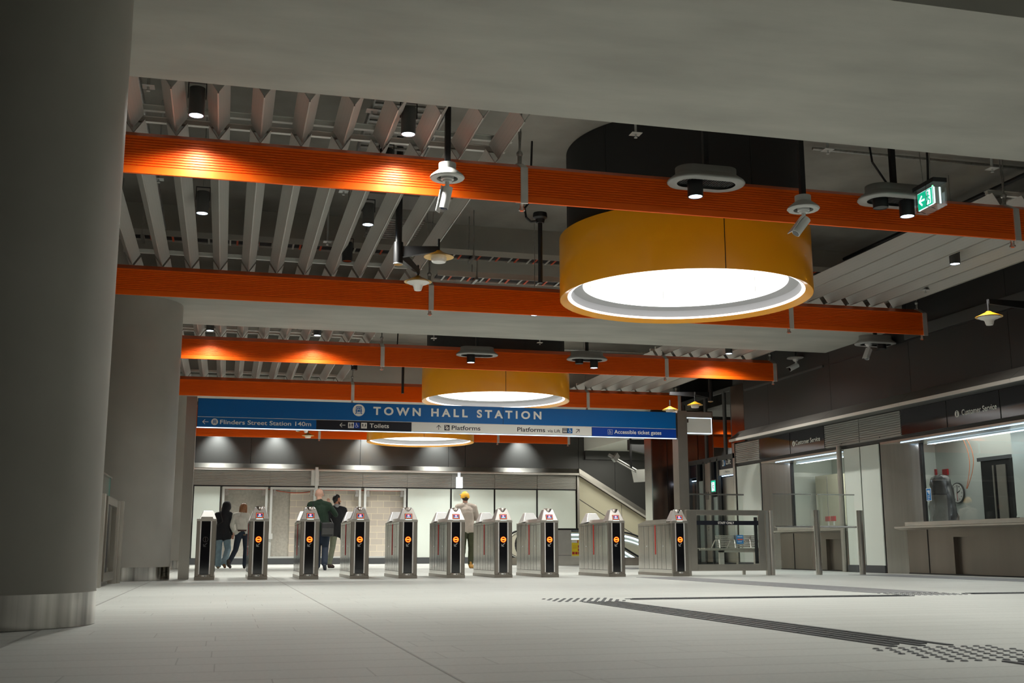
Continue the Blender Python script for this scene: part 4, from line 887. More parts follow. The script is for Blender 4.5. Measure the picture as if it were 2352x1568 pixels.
# ================================================================ STATION SIGN ON TWO STEEL POSTS
SY = 18.5
t = thing('station_sign', 'long blue overhead sign reading TOWN HALL STATION with direction panels below', 'sign', (-0.49, SY, 2.38))
def SF(d): return FRONT(0.49-0.0, -d, -2.38)            # local frame whose u, v are world x, z
b = MB(); b.box(0, 8.19, 0.0, 0.22, 0.0, 0.46); b.build('cabinet', 'darkgrey', t)
b = MB(SF(0)); 
for u0, u1 in ((-0.48, 4.532), (4.540, 7.69)): b.rect(u0, u1, 2.545, 2.835, 0.012)
b.build('blue_panel', 'signblue', t)
b = MB(SF(0)); b.rect(-0.48, 7.69, 2.538, 2.544, 0.012); b.build('divider', 'signcream', t)
b = MB(); b.box(0.0, 8.19, -0.008, 0.02, -0.014, -0.004); b.build('led_strip', 'led_low', t)
l_ = area('sign_led', (3.6, SY+0.02, 2.355), 8.0, 10, (0.85, 0.93, 1), shape='RECTANGLE', size_y=0.05)
def panel(name, m, u0, u1): b = MB(SF(0)); b.rect(u0, u1, 2.385, 2.536, 0.012); return b.build(name, m, t)
p1 = panel('blue_direction_panel', 'signblue', -0.48, 1.392); p2 = panel('black_direction_panel', 'signdark', 1.40, 2.955)
p3 = panel('pale_direction_panel', 'signgrey', 2.965, 6.12); p4 = panel('deep_blue_direction_panel', 'signblue2', 6.13, 7.69)
F2 = SF(0.0125)
b = MB(F2); b.text('TOWN HALL STATION', 2.32, 5.215, 2.645, 0.135, bold=0.035, spacing=1.55, d=0.001); b.build('lettering', 'signcream', t)
def train_icon(u, v, r, parent, inner='signblue'):
    b = MB(F2); b.disc(u, v, r, 0.001, 40); o = b.build('train_icon', 'signcream', parent)
    b = MB(SF(0.0138)); k = r/0.1
    b.poly([(u-0.045*k, v+0.062*k), (u+0.045*k, v+0.062*k), (u+0.052*k, v-0.028*k), (u-0.052*k, v-0.028*k)], 0.001)
    b.line(u-0.035*k, v-0.030*k, u-0.055*k, v-0.065*k, 0.012*k, 0.001); b.line(u+0.035*k, v-0.030*k, u+0.055*k, v-0.065*k, 0.012*k, 0.001); b.line(u-0.045*k, v-0.050*k, u+0.045*k, v-0.050*k, 0.008*k, 0.001)
    b.build('train_shape', inner, o)
    b = MB(SF(0.0150)); b.rect(u-0.036*k, u+0.036*k, v+0.006*k, v+0.046*k, 0.001); b.rect(u-0.036*k, u-0.014*k, v-0.016*k, v-0.008*k, 0.001); b.rect(u+0.014*k, u+0.036*k, v-0.016*k, v-0.008*k, 0.001); b.build('windscreen', 'signcream', o)
    b = MB(SF(0.0162)); b.rect(u-0.028*k, u-0.003*k, v+0.014*k, v+0.038*k, 0.001); b.rect(u+0.003*k, u+0.028*k, v+0.014*k, v+0.038*k, 0.001); b.build('panes', inner, o)
train_icon(2.08, 2.715, 0.10, t)
train_icon(-0.215, 2.463, 0.053, p1)
def arrow(b, u, v, ang, s=0.045, w_=0.009):
    c_, s_ = math.cos(ang), math.sin(ang)
    R = lambda x, y: (u+x*c_-y*s_, v+x*s_+y*c_)
    a, e = R(-s, 0), R(s, 0); b.line(*a, *e, w_, 0.001)
    for q in (R(s-0.038, 0.036), R(s-0.038, -0.036)): b.line(*q, *e, w_, 0.001)
b = MB(F2); arrow(b, -0.355, 2.461, PI); b.text('Flinders Street Station 140m', -0.13, 1.31, 2.430, 0.068, bold=0.012, d=0.001); b.build('lettering', 'signcream', p1)
b = MB(F2); arrow(b, 1.82, 2.462, PI); b.text('Toilets', 2.265, 2.585, 2.430, 0.070, bold=0.012, d=0.001); b.build('lettering', 'signcream', p2)
def man(b, u, v, h, skirt=False):
    b.disc(u, v+h*0.42, h*0.09, 0.001, 12)
    if skirt: b.poly([(u-h*0.07, v+h*0.30), (u+h*0.07, v+h*0.30), (u+h*0.2, v-h*0.08), (u-h*0.2, v-h*0.08)], 0.001)
    else: b.rect(u-h*0.12, u+h*0.12, v-h*0.05, v+h*0.30, 0.001); b.rect(u-h*0.19, u-h*0.14, v-h*0.05, v+h*0.30, 0.001); b.rect(u+h*0.14, u+h*0.19, v-h*0.05, v+h*0.30, 0.001)
    b.rect(u-h*0.09, u-h*0.01, v-h*0.48, v-h*0.04, 0.001); b.rect(u+h*0.01, u+h*0.09, v-h*0.48, v-h*0.04, 0.001)
def chair(b, u, v, h):
    b.disc(u-h*0.05, v+h*0.40, h*0.09, 0.001, 12); b.line(u-h*0.05, v+h*0.3, u-h*0.03, v-h*0.02, h*0.09, 0.001); b.line(u-h*0.03, v-h*0.0, u+h*0.2, v-h*0.0, h*0.08, 0.001)
    b.line(u+h*0.2, v-h*0.0, u+h*0.30, v-h*0.28, h*0.08, 0.001); b.line(u-h*0.04, v+h*0.15, u+h*0.15, v+h*0.15, h*0.06, 0.001); b.ring(u-h*0.03, v-h*0.14, h*0.20, h*0.27, 0.001, 20, PI*0.75, PI*2.0)
b = MB(F2); b.rect(1.91, 2.005, 2.415, 2.51, 0.001); b.rect(2.125, 2.22, 2.415, 2.51, 0.001); ic = b.build('toilet_icons', 'signcream', p2)
b = MB(F2); b.rect(2.006, 2.10, 2.415, 2.51, 0.001); b.build('blue_icon', 'signblue2', p2)
b = MB(SF(0.014)); man(b, 1.938, 2.463, 0.075, True); man(b, 1.978, 2.463, 0.075); man(b, 2.15, 2.466, 0.06); man(b, 2.197, 2.466, 0.06, True); man(b, 2.174, 2.44, 0.028); b.build('figures', 'signdark', ic)
b = MB(SF(0.014)); chair(b, 2.05, 2.463, 0.085); b.build('wheelchair_symbol', 'signcream', p2)
b = MB(F2); arrow(b, 3.425, 2.462, PI/2, 0.04); arrow(b, 5.865, 2.460, PI/4, 0.042)
b.text('Platforms', 3.645, 4.14, 2.428, 0.073, bold=0.012, d=0.001); b.text('Platforms', 4.785, 5.28, 2.428, 0.073, bold=0.012, d=0.001); b.text('via Lift', 5.325, 5.55, 2.428, 0.052, bold=0.008, d=0.001)
b.rect(3.52, 3.61, 2.417, 2.507, 0.001); b.rect(5.59, 5.68, 2.417, 2.507, 0.001); b.build('lettering', 'signdark', p3)
b = MB(F2); b.rect(5.681, 5.771, 2.417, 2.507, 0.001); b.build('blue_icon', 'signblue', p3)
b = MB(SF(0.014)); b.line(3.535, 2.495, 3.55, 2.49, 0.012, 0.001); b.line(3.545, 2.475, 3.59, 2.435, 0.014, 0.001); b.line(3.535, 2.455, 3.57, 2.428, 0.008, 0.001); b.line(3.56, 2.49, 3.60, 2.455, 0.008, 0.001)
for q in (5.612, 5.635, 5.658): man(b, q, 2.448, 0.05)
b.rect(5.600, 5.670, 2.485, 2.495, 0.001); chair(b, 5.725, 2.463, 0.08); b.build('white_symbols', 'signcream', p3)
b = MB(F2); b.text('Accessible ticket gates', 6.535, 7.41, 2.432, 0.066, bold=0.012, d=0.001)
b.rect(6.415, 6.50, 2.417, 2.421, 0.001); b.rect(6.415, 6.50, 2.498, 2.502, 0.001); b.rect(6.415, 6.419, 2.417, 2.502, 0.001); b.rect(6.496, 6.50, 2.417, 2.502, 0.001); chair(b, 6.455, 2.461, 0.07); b.build('lettering', 'signcream', p4)
b = MB(); b.box(-0.66, -0.50, SY-0.02, SY+0.24, 0, 2.86); tag(b.build('sign_post', 'steel', origin=(-0.58, SY, 0)), 'left brushed steel post of the station sign, next to the round column', 'post', 'posts of the station sign')
b = MB(); b.box(-0.545, -0.53, SY-0.03, SY-0.018, 0, 2.86)
b = MB(); b.box(7.72, 7.90, SY-0.02, SY+0.24, 0, 2.87); tag(b.build('sign_post', 'satin', origin=(7.8, SY, 0)), 'right polished steel post of the station sign, beside the blank screen', 'post', 'posts of the station sign')
# blank display right of the post
t = thing('display_screen', 'blank grey display box with lit edges mounted right of the station sign', 'screen', (7.96, 18.75, 2.49))
b = MB(); b.box(0, 0.54, 0, 0.14, 0.0, 0.40); b.build('housing', 'steel_soft', t)
b = MB(); b.box(-0.12, 0.0, -0.20, 0.09, 0.18, 0.24); b.build('bracket', 'steel', t)
b = MB(FRONT(0, -0.001, 0)); b.rect(0.005, 0.535, 0.005, 0.295, 0.003); b.build('lit_edge', 'led_low', t)
b = MB(FRONT(0, -0.005, 0)); b.rect(0.018, 0.522, 0.018, 0.283, 0.003); b.build('face', 'signgrey', t)

# ================================================================ TICKET GATES
GY = 17.97
M_['hoodsteel'] = P('hood_steel', (0.58, 0.56, 0.53), 0.34, 0.75, vary=0.05, scale=8)
def gate(x, label, front=True, rear=True, lit=True, strip=True):
    t = thing('ticket_gate', label, 'ticket gate', (x, GY, 0), 'ticket gates')
    W = 0.288; Lg = 1.65
    b = MB()
    b.prism([(0.035, 0.0), (W-0.035, 0.0), (W, 0.035), (W, Lg-0.03), (W-0.03, Lg), (0.03, Lg), (0.0, Lg-0.03), (0.0, 0.035)], 'z', 0.05, 0.885)
    b.build('body', 'steel_mirror', t)
    b = MB(); b.box(0.0, 0.062, -0.006, 0.05, 0.05, 0.885); b.box(W-0.062, W, -0.006, 0.05, 0.05, 0.885); b.box(0.062, W-0.062, -0.006, 0.03, 0.02, 0.085); b.build('front_pillars', 'pillar', t, bevel=0.006)
    b = MB(); b.box(0.052, 0.070, -0.012, 0.02, 0.085, 0.885); b.box(0.206, 0.226, -0.012, 0.02, 0.085, 0.885); b.build('front_trim', 'steel_pale', t)
    b = MB(); b.box(-0.004, W+0.004, -0.010, Lg+0.004, 0.0, 0.05); b.build('kick_base', 'pillar', t)
    b = MB(); b.box(-0.004, W+0.004, -0.010, 0.07, 0.882, 0.915); b.box(0.0, W, 0.06, Lg-0.02, 0.885, 0.90); b.prism([(0.04, 0.90), (W-0.04, 0.90), (W-0.06, 0.955), (0.06, 0.955)], 'y', 0.26, 1.20)
    if not rear: b.prism([(0.26, 0.955), (1.2, 0.955), (1.62, 0.90), (0.26, 0.90)], 'x', 0.0, W)
    b.build('top_cover', 'steel_soft', t)
    b = MB(); b.box(0.070, 0.206, -0.010, 0.01, 0.085, 0.880); fp = b.build('black_front_panel', 'blackgloss', t)
    if lit:
        b = MB(FRONT(0, -0.0105, 0)); b.ring(0.139, 0.607, 0.028, 0.047, 0.0010, 28); b.rect(0.105, 0.173, 0.594, 0.620, 0.0010); ind = b.build('stop_indicator', 'redhalo', fp)  # wider red ring and bar paint the glow around the lit core
        b = MB(FRONT(0, -0.012, 0)); b.ring(0.139, 0.607, 0.034, 0.041, 0.0010, 28); b.rect(0.112, 0.166, 0.602, 0.612, 0.0010); b.build('stop_indicator_core', 'redcore', fp)
    else:
        b = MB(FRONT(0, -0.0105, 0)); b.ring(0.139, 0.607, 0.034, 0.040, 0.0010, 28); b.rect(0.135, 0.141, 0.57, 0.645, 0.0010); b.build('stop_indicator', 'darkgrey', fp)
    b = MB(FRONT(0, -0.0105, 0)); b.line(0.165, 0.552, 0.118, 0.505, 0.011, 0.001); b.line(0.113, 0.500, 0.113, 0.535, 0.011, 0.001); b.line(0.113, 0.500, 0.148, 0.500, 0.011, 0.001); b.build('arrow', 'plastic_grey' if lit else 'darkgrey', fp)
    b = MB(FRONT(0, -0.0065, 0)); b.rect(0.105, 0.175, 0.03, 0.072, 0.001); lb = b.build('label', 'white', t)
    b = MB(FRONT(0, -0.008, 0)); b.rect(0.142, 0.168, 0.056, 0.066, 0.001); b.rect(0.113, 0.116, 0.036, 0.064, 0.001); b.rect(0.145, 0.165, 0.044, 0.048, 0.001); b.build('label_print', 'signdark', lb)
    # side joints
    b = MB()
    for y in (0.30, 0.50, 0.70, 0.86, 1.10, 1.33):
        b.box(-0.0015, 0.001, y-0.003, y+0.003, 0.11, 0.85); b.box(W-0.001, W+0.0015, y-0.003, y+0.003, 0.11, 0.85)
    b.box(-0.0015, 0.001, 0.06, Lg-0.05, 0.107, 0.113); b.box(-0.0015, 0.001, 0.06, Lg-0.05, 0.850, 0.855); b.build('panel_joints', 'darkgrey', t)
    b = MB(); b.tube((-0.004, 0.42, 0.50), (0, 0.42, 0.50), 0.012, n=10); b.tube((-0.004, 1.2, 0.50), (0, 1.2, 0.50), 0.012, n=10); b.build('side_locks', 'camwhite', t)
    if strip: b = MB(); b.box(-0.006, 0.0, 0.765, 0.795, 0.36, 0.865); b.build('red_side_strip', 'redstrip', t)
    def hood(y0, y1, yt0, yt1, name, m, zt=1.10):
        v = [(0.0, y0, 0.915), (W, y0, 0.915), (W, y1, 0.915), (0.0, y1, 0.915), (0.065, yt0, zt), (W-0.065, yt0, zt), (W-0.065, yt1, zt), (0.065, yt1, zt)]
        b = MB(); b.add(v, [(0, 3, 2, 1), (4, 5, 6, 7), (0, 1, 5, 4), (1, 2, 6, 5), (2, 3, 7, 6), (3, 0, 4, 7)]); return b.build(name, m, t, bevel=0.008)
    if front:
        h = hood(0.0, 0.28, 0.075, 0.20, 'hood', 'hoodsteel')
        # the sloping face of the hood
        sl = math.atan2(0.075, 0.185); Vv = Vector((0, math.sin(sl), math.cos(sl)))
        def HF(d): n_ = Vector((0, -math.cos(sl), math.sin(sl))); o = Vector((W/2, 0, 0.915))+n_*d; return FR(o, (1, 0, 0), Vv)
        b = MB(HF(0.0)); b.rect(-0.060, 0.060, 0.018, 0.105, 0.006); sc = b.build('screen', 'blackgloss', h)
        b = MB(HF(0.0065)); b.rect(-0.053, 0.053, 0.024, 0.098, 0.001); b.build('screen_frame', 'scrorange', h)
        b = MB(HF(0.008)); b.rect(-0.047, 0.047, 0.030, 0.092, 0.001); b.build('screen_field', 'scrblue', h)
        b = MB(HF(0.0095)); b.disc(0.0, 0.072, 0.014, 0.001, 16); b.rect(-0.018, 0.018, 0.066, 0.077, 0.001); b.build('screen_symbol', 'scrpink', h)
        b = MB(HF(0.0095)); b.rect(-0.028, 0.028, 0.040, 0.050, 0.001); b.build('screen_text', 'scrcyan', h)
        b = MB(); b.lathe([(0.0, 0.020), (0.060, 0.018), (0.068, 0.008), (0.068, -0.06)], (W/2, 0.115, 1.098), n=28, sy=0.9); b.build('card_reader', 'steel', h)
        b = MB(HF(0.0)); b.rect(-0.05, 0.05, 0.002, 0.010, 0.004); b.build('reader_glow', 'glow', h)
    if rear:
        v = [(0.0, 1.14, 0.92), (W, 1.14, 0.92), (W, 1.52, 0.90), (0.0, 1.52, 0.90), (0.065, 1.27, 1.08), (W-0.065, 1.27, 1.08), (W-0.065, 1.40, 1.08), (0.065, 1.40, 1.08)]
        b = MB(); b.add(v, [(0, 3, 2, 1), (4, 5, 6, 7), (0, 1, 5, 4), (1, 2, 6, 5), (2, 3, 7, 6), (3, 0, 4, 7)]); h = b.build('rear_hood', 'steel_pale', t, bevel=0.008)
        b = MB(); b.add([(0.035, 1.165, 0.950), (W-0.035, 1.165, 0.950), (W-0.075, 1.262, 1.068), (0.075, 1.262, 1.068)], [(0, 1, 2, 3)]); 
    return t
GX = [-0.400, 0.389, 1.165, 1.945, 2.712, 3.487, 4.272, 5.055, 6.212, 7.350]
GL_ = ['leftmost steel ticket gate, dark unlit front, plain white top, beside the sign post', 'steel ticket gate just right of the two people on the left, with red stop light', 'steel ticket gate hiding the lower left of the bald man in the green jacket',
       'steel ticket gate just right of the man in the black jacket', 'steel ticket gate in front of the right end of the blockwork', 'steel ticket gate overlapping the left side of the person in the yellow cap', 'steel ticket gate right of the person in the yellow cap, before the escalator newel',
       'steel ticket gate left of the low grey wall with the yellow poster', 'wide-lane steel ticket gate right of the yellow poster, second from the right', 'rightmost steel ticket gate with no white rear top, next to the STAFF ONLY gate']
gate(GX[0], GL_[0], front=False, lit=False, strip=False)
g = gate(GX[1], GL_[1])
for i in range(2, 9): dup(g, (GX[i], GY, 0), GL_[i])
gate(GX[9], GL_[9], rear=False)
# the leftmost gate has its hood near the front
# ================================================================ STAFF GATE AND GLASS BARRIERS
t = thing('staff_gate', 'steel framed glass gate with black STAFF ONLY band', 'gate', (7.74, 18.3, 0))
b = MB(); b.box(0.0, 0.075, -0.04, 0.04, 0, 1.12); b.box(0.08, 0.20, -0.02, 0.02, 0.08, 1.12); b.box(1.37, 1.49, -0.02, 0.02, 0.08, 1.12); b.box(0.20, 1.37, -0.02, 0.02, 1.03, 1.12); b.box(0.20, 1.37, -0.02, 0.02, 0.08, 0.19); b.build('frame', 'satin', t, bevel=0.004)
b = MB(); b.box(1.50, 1.56, -0.035, 0.035, 0.0, 1.10); b.tube((1.61, 0, 0), (1.61, 0, 1.12), 0.045, n=20); b.box(1.43, 1.62, -0.015, 0.015, 1.09, 1.12); b.build('hinge_post', 'steel_soft', t)
b = MB(); b.box(0.20, 1.37, -0.006, 0.006, 0.19, 1.03); b.build('glass_pane', 'glass', t)
b = MB(FRONT(0, -0.007, 0)); b.rect(0.19, 1.38, 0.862, 0.935, 0.002); bd = b.build('black_band', 'signdark', t)
b = MB(FRONT(0, -0.0095, 0)); b.text('STAFF ONLY', 0.60, 0.91, 0.880, 0.038, bold=0.02, d=0.001); b.build('lettering', 'signcream', bd)
b = MB(); b.box(1.30, 1.36, 0.01, 0.03, 0.2, 1.0); b.build('lock_plate', 'black', t)
b = MB(); b.prism([(1.20, 0.19), (1.36, 0.19), (1.36, 1.0), (1.20, 0.93)], 'y', 0.25, 0.27)
tb = thing('glass_screen', 'clear glass panel with steel top rail standing above the STAFF ONLY gate', 'glass barrier', (7.93, 18.75, 0), 'glass barriers')
b = MB(); b.box(0, 1.12, 0, 0.012, 0.1, 1.40); b.build('pane', 'glass', tb)
b = MB(); b.box(-0.02, 1.14, -0.01, 0.022, 1.40, 1.425); b.build('top_rail', 'steel', tb)
b = MB(); b.box(0, 0.05, -0.01, 0.03, 0, 0.12); b.box(1.07, 1.12, -0.01, 0.03, 0, 0.12); b.build('foot', 'steel', tb)
for x0, lab in ((9.42, 'clear glass barrier panel just right of the STAFF ONLY gate'), (10.29, 'clear glass barrier panel nearest the ticket windows')):
    tb = thing('glass_screen', lab, 'glass barrier', (x0, 18.3, 0), 'glass barriers')
    b = MB(); b.box(0.0, 0.73, 0.0, 0.012, 0.02, 1.40); b.build('pane', 'glass', tb)
    b = MB(); b.box(-0.01, 0.74, -0.01, 0.022, 1.40, 1.42); b.build('top_rail', 'steel', tb)
    b = MB(); b.tube((0.0, -0.03, 0.835), (0.73, -0.03, 0.835), 0.017, n=12); b.build('hand_rail', 'steel', tb)
for x0, lab in ((10.22, 'round steel barrier post between the two glass panels'), (11.08, 'round steel barrier post nearest the ticket windows')):
    b = MB(); b.tube((0, -0.06, 0), (0, -0.06, 1.13), 0.055, n=24); o = b.build('barrier_post', 'steel'); o.location = (x0, 18.3, 0); tag(o, lab, 'post', 'barrier posts')
# ================================================================ SIDE GATE AT THE LEFT COLUMN
t = thing('side_gate', 'steel framed swing gate with a black edge seen edge-on between the two big columns', 'gate', (-1.42, 14.7, 0))
b = MB(); b.box(-0.30, 0.0, -0.08, 0.06, 0, 1.13); b.build('near_post', 'steel_soft', t)
b = MB(); b.box(-0.06, 0.0, 0.30, 0.40, 0.06, 1.12); b.box(-0.06, 0.0, 1.55, 1.66, 0.06, 1.12); b.box(-0.06, 0.0, 0.4, 1.55, 1.02, 1.12); b.box(-0.06, 0.0, 0.4, 1.55, 0.06, 0.17); b.build('frame', 'steel', t)
b = MB(); b.box(-0.035, -0.025, 0.40, 0.9, 0.17, 1.02); b.build('black_panel', 'black', t)
b = MB(); b.box(-0.08, 0.02, 1.72, 1.84, 0, 1.11); b.box(-0.06, 0.06, 1.90, 2.02, 0, 1.12); b.build('far_post', 'steel_soft', t)
b = MB(); b.box(-0.10, -0.088, -0.3, 1.35, 1.0, 1.40); b.build('glass_pane', 'glass', t)
b = MB(); b.box(-0.102, -0.086, 1.345, 1.36, 1.0, 1.40); b.build('glass_edge', 'glass_edge', t)
b = MB(); b.box(-0.11, -0.078, -0.3, 1.55, 1.40, 1.42); b.build('top_rail', 'steel', t)

# ================================================================ BENCH BEYOND THE STAFF GATE
t = thing('bench', 'slatted steel bench with armrests seen through the STAFF ONLY gate', 'bench', (10.35, 22.6, 0))
b = MB(); b.box(0, 0.10, 0.05, 0.12, 0, 0.42); b.build('leg', 'steel_soft', t)
b = MB(); b.box(0.82, 0.94, 0.05, 0.12, 0, 0.42); b.build('leg', 'steel_soft', t)
b = MB(); b.box(-0.45, 0.98, 0.07, 0.11, 0.42, 0.45)
for i in range(6): b.box(-0.45, 0.98, -0.20+i*0.085, -0.14+i*0.085, 0.45, 0.47)
b.build('seat', 'satin', t)
b = MB()
for i in range(7): b.box(0.05, 0.98, 0.30+i*0.012, 0.315+i*0.012, 0.49+i*0.038, 0.516+i*0.038)
for x in (0.15, 0.5, 0.88): b.box(x, x+0.03, 0.38, 0.40, 0.42, 0.75)
b.build('backrest', 'satin', t)
for x in (-0.10, 0.26, 0.62, 0.93):
    b = MB(); b.path([(x, 0.25, 0.47), (x+0.02, 0.10, 0.64), (x+0.02, -0.10, 0.64), (x, -0.18, 0.47)], 0.012, 8); b.build('armrest', 'steel', t)
b = MB(); b.box(0, 1.0, 0.05, 0.12, 0.38, 0.42); b.build('beam', 'steel_soft', t)
t = thing('bench_notice', 'small blue notice fixed to the back of the steel bench', 'notice', (10.86, 22.88, 0.56))
b = MB(); b.box(0, 0.16, -0.01, 0.0, 0, 0.19); b.build('sheet', 'stickblue', t)
b = MB(FRONT(0, -0.0105, 0)); b.rect(0.015, 0.145, 0.08, 0.11, 0.001); b.build('red_bar', 'redcable', t)
b = MB(FRONT(0, -0.0105, 0)); b.rect(0.02, 0.14, 0.15, 0.16, 0.001); b.rect(0.02, 0.12, 0.04, 0.05, 0.001); b.build('print', 'signcream', t)

# ================================================================ ESCALATORS
t = thing('escalator_wall', 'low grey metal clad wall with dark coping around the escalator well', 'low wall', (9.1, 30.6, 0))
b = MB(); b.box(0.0, 0.38, 0, 0.12, 0.0, 0.98); b.box(0.38, 3.3, 0, 0.12, 0.0, 0.22); b.build('cladding', 'steel_soft', t)
b = MB(); b.box(-0.02, 1.5, -0.02, 0.14, 0.98, 1.03); b.build('coping', 'black', t)
b = MB(); b.box(0.0, 0.38, -0.004, 0.0, 0.28, 0.29); b.build('joint', 'darkgrey', t)
b = MB(); b.box(0.39, 1.5, 0.04, 0.05, 0.22, 0.98); b.build('glass_panel', 'glass', t)
t = thing('safety_poster', 'yellow safety poster with red pictograms on the glass by the escalator well', 'poster', (9.50, 30.62, 0.27))
b = MB(FRONT(0, 0, 0)); b.rect(0, 0.27, 0, 0.44, 0.004); b.build('sheet', 'posteryellow', t)
b = MB(FRONT(0, -0.0045, 0)); b.rect(0.0, 0.16, 0.36, 0.43, 0.001); b.build('white_strip', 'white', t)
b = MB(FRONT(0, -0.0045, 0))
for (u, v) in ((0.01, 0.04), (0.095, 0.04), (0.18, 0.04), (0.18, 0.13), (0.18, 0.22)): b.rect(u, u+0.07, v, v+0.07, 0.001)
b.rect(0.16, 0.19, 0.36, 0.43, 0.001)
for v in (0.20, 0.23, 0.27): b.rect(0.02, 0.15, v, v+0.006, 0.001)
b.build('pictograms', 'red', t)
def escalator(x, y, label, slope_from):
    t = thing('escalator', label, 'escalator', (x, y, 0), 'escalators')
    # side profile in x-z: newel at the left, level run, then going down to the right
    L0 = slope_from; sl = math.tan(math.radians(30)); Ltot = L0+3.2
    def top(u, off):
        q = max(0.0, min(u-L0, 1.0)); return off-sl*(q*q/2)-(max(0.0, u-L0-1.0))*sl
    us = [i*Ltot/40 for i in range(41)]
    for yy_ in (0.0, 1.15):
        pts = [(0.40-0.36*math.sin(a), 0.58+0.36*math.cos(a)) for a in [PI*k/14 for k in range(15)]][::-1]
        outer = pts+[(u, max(-1.2, top(u, 0.94)-0.0)) for u in us if u > 0.42]+[(Ltot, -1.6), (0.45, -0.0)]
        b = MB(); b.prism([(p[0], p[1]) for p in outer], 'y', yy_, yy_+0.03); b.build('balustrade', 'creampanel', t)
        r = [(0.40-0.40*math.sin(a), yy_+0.015, 0.58+0.40*math.cos(a)) for a in [PI*k/18 for k in range(19)]][::-1]
        r += [(u, yy_+0.015, top(u, 0.98)) for u in us if u > 0.42]
        b = MB(); b.path(r, 0.030, 10); b.build('handrail', 'rubber', t)
        r2 = [(0.40-0.34*math.sin(a), yy_-0.005, 0.58+0.34*math.cos(a)) for a in [PI*k/18 for k in range(19)]][::-1]+[(u, yy_-0.005, top(u, 0.90)) for u in us if u > 0.42]
        b = MB(); b.path(r2, 0.012, 8); b.build('handrail_guide', 'steel', t)
        b = MB(); b.path([(u, yy_-0.012, top(u, 0.86)) for u in us if u > 0.3], 0.022, 8); b.path([(u, yy_-0.012, top(u, 0.74)) for u in us if u > 0.3], 0.016, 8); b.build('led_line', 'led_low', t)
        b = MB(); b.prism([(0.1, 0.0), (0.1, 0.20)]+[(u, top(u, 0.22)) for u in us if u > 0.3]+[(Ltot, -1.7)], 'y', yy_-0.03, yy_+0.06); b.build('skirt', 'steel_soft', t)
    b = MB()
    for i in range(16):
        u = L0+0.1+i*0.2; b.box(u, u+0.2, 0.06, 1.10, top(u, 0.0)-0.3, top(u, -0.02))
    b.box(-0.2, L0+0.1, 0.06, 1.10, 0.0, 0.006); b.build('steps', 'darkgrey', t)
    return t
M_['creampanel'] = P('escalator_panel', (0.66, 0.64, 0.52), 0.3)
e1 = escalator(8.05, 31.3, 'escalator whose black rubber newel curve shows between two ticket gates', 1.9)
escalator(10.85, 33.2, 'farther escalator with lit lines descending to the right beside the cream wall', 0.9)
# lifting unit / box under the soffit
t = thing('ceiling_detector', 'white boxy unit with a long grey tube and clamp hung under the pale soffit', 'ceiling unit', (12.40, 32.0, 2.45))
b = MB(); b.add([(-0.35, 0, 0.0), (0.45, 0, 0.05), (0.45, 0, 0.42), (-0.42, 0, 0.36), (-0.35, 0.4, 0.0), (0.45, 0.4, 0.05), (0.45, 0.4, 0.42), (-0.42, 0.4, 0.36)], [(0, 1, 2, 3), (7, 6, 5, 4), (0, 4, 5, 1), (1, 5, 6, 2), (2, 6, 7, 3), (3, 7, 4, 0)]); b.build('box', 'white', t)
b = MB(); b.tube((-0.35, 0.1, 0.32), (-1.1, 0.1, 0.72), 0.045, n=14); b.tube((-0.38, 0.05, 0.27), (-1.08, 0.05, 0.64), 0.018, n=10); b.build('tube', 'galv', t)
b = MB(); b.add([(-1.05, 0.0, 0.58), (-0.92, 0.0, 0.74), (-1.0, 0.0, 0.86), (-1.14, 0.0, 0.68), (-1.05, 0.2, 0.58), (-0.92, 0.2, 0.74), (-1.0, 0.2, 0.86), (-1.14, 0.2, 0.68)], [(0, 1, 2, 3), (7, 6, 5, 4), (0, 4, 5, 1), (1, 5, 6, 2), (2, 6, 7, 3), (3, 7, 4, 0)]); b.tube((-1.25, 0.1, 0.8), (-1.05, 0.1, 0.70), 0.05, n=12); b.build('clamp', 'plastic_grey', t)
b = MB(); b.box(-0.58, -0.52, 0.05, 0.11, 0.42, 1.3); b.build('hanger', 'black', t)
b = MB(); b.box(0.1, 0.16, 0.1, 0.16, 0.40, 1.3); b.build('hanger', 'black', t)
b = MB(); b.prism([(-0.5, 0.98), (0.5, 0.78), (0.5, 1.30), (-0.5, 1.30)], 'y', 0.3, 0.5); b.build('dark_cradle', 'black', t)

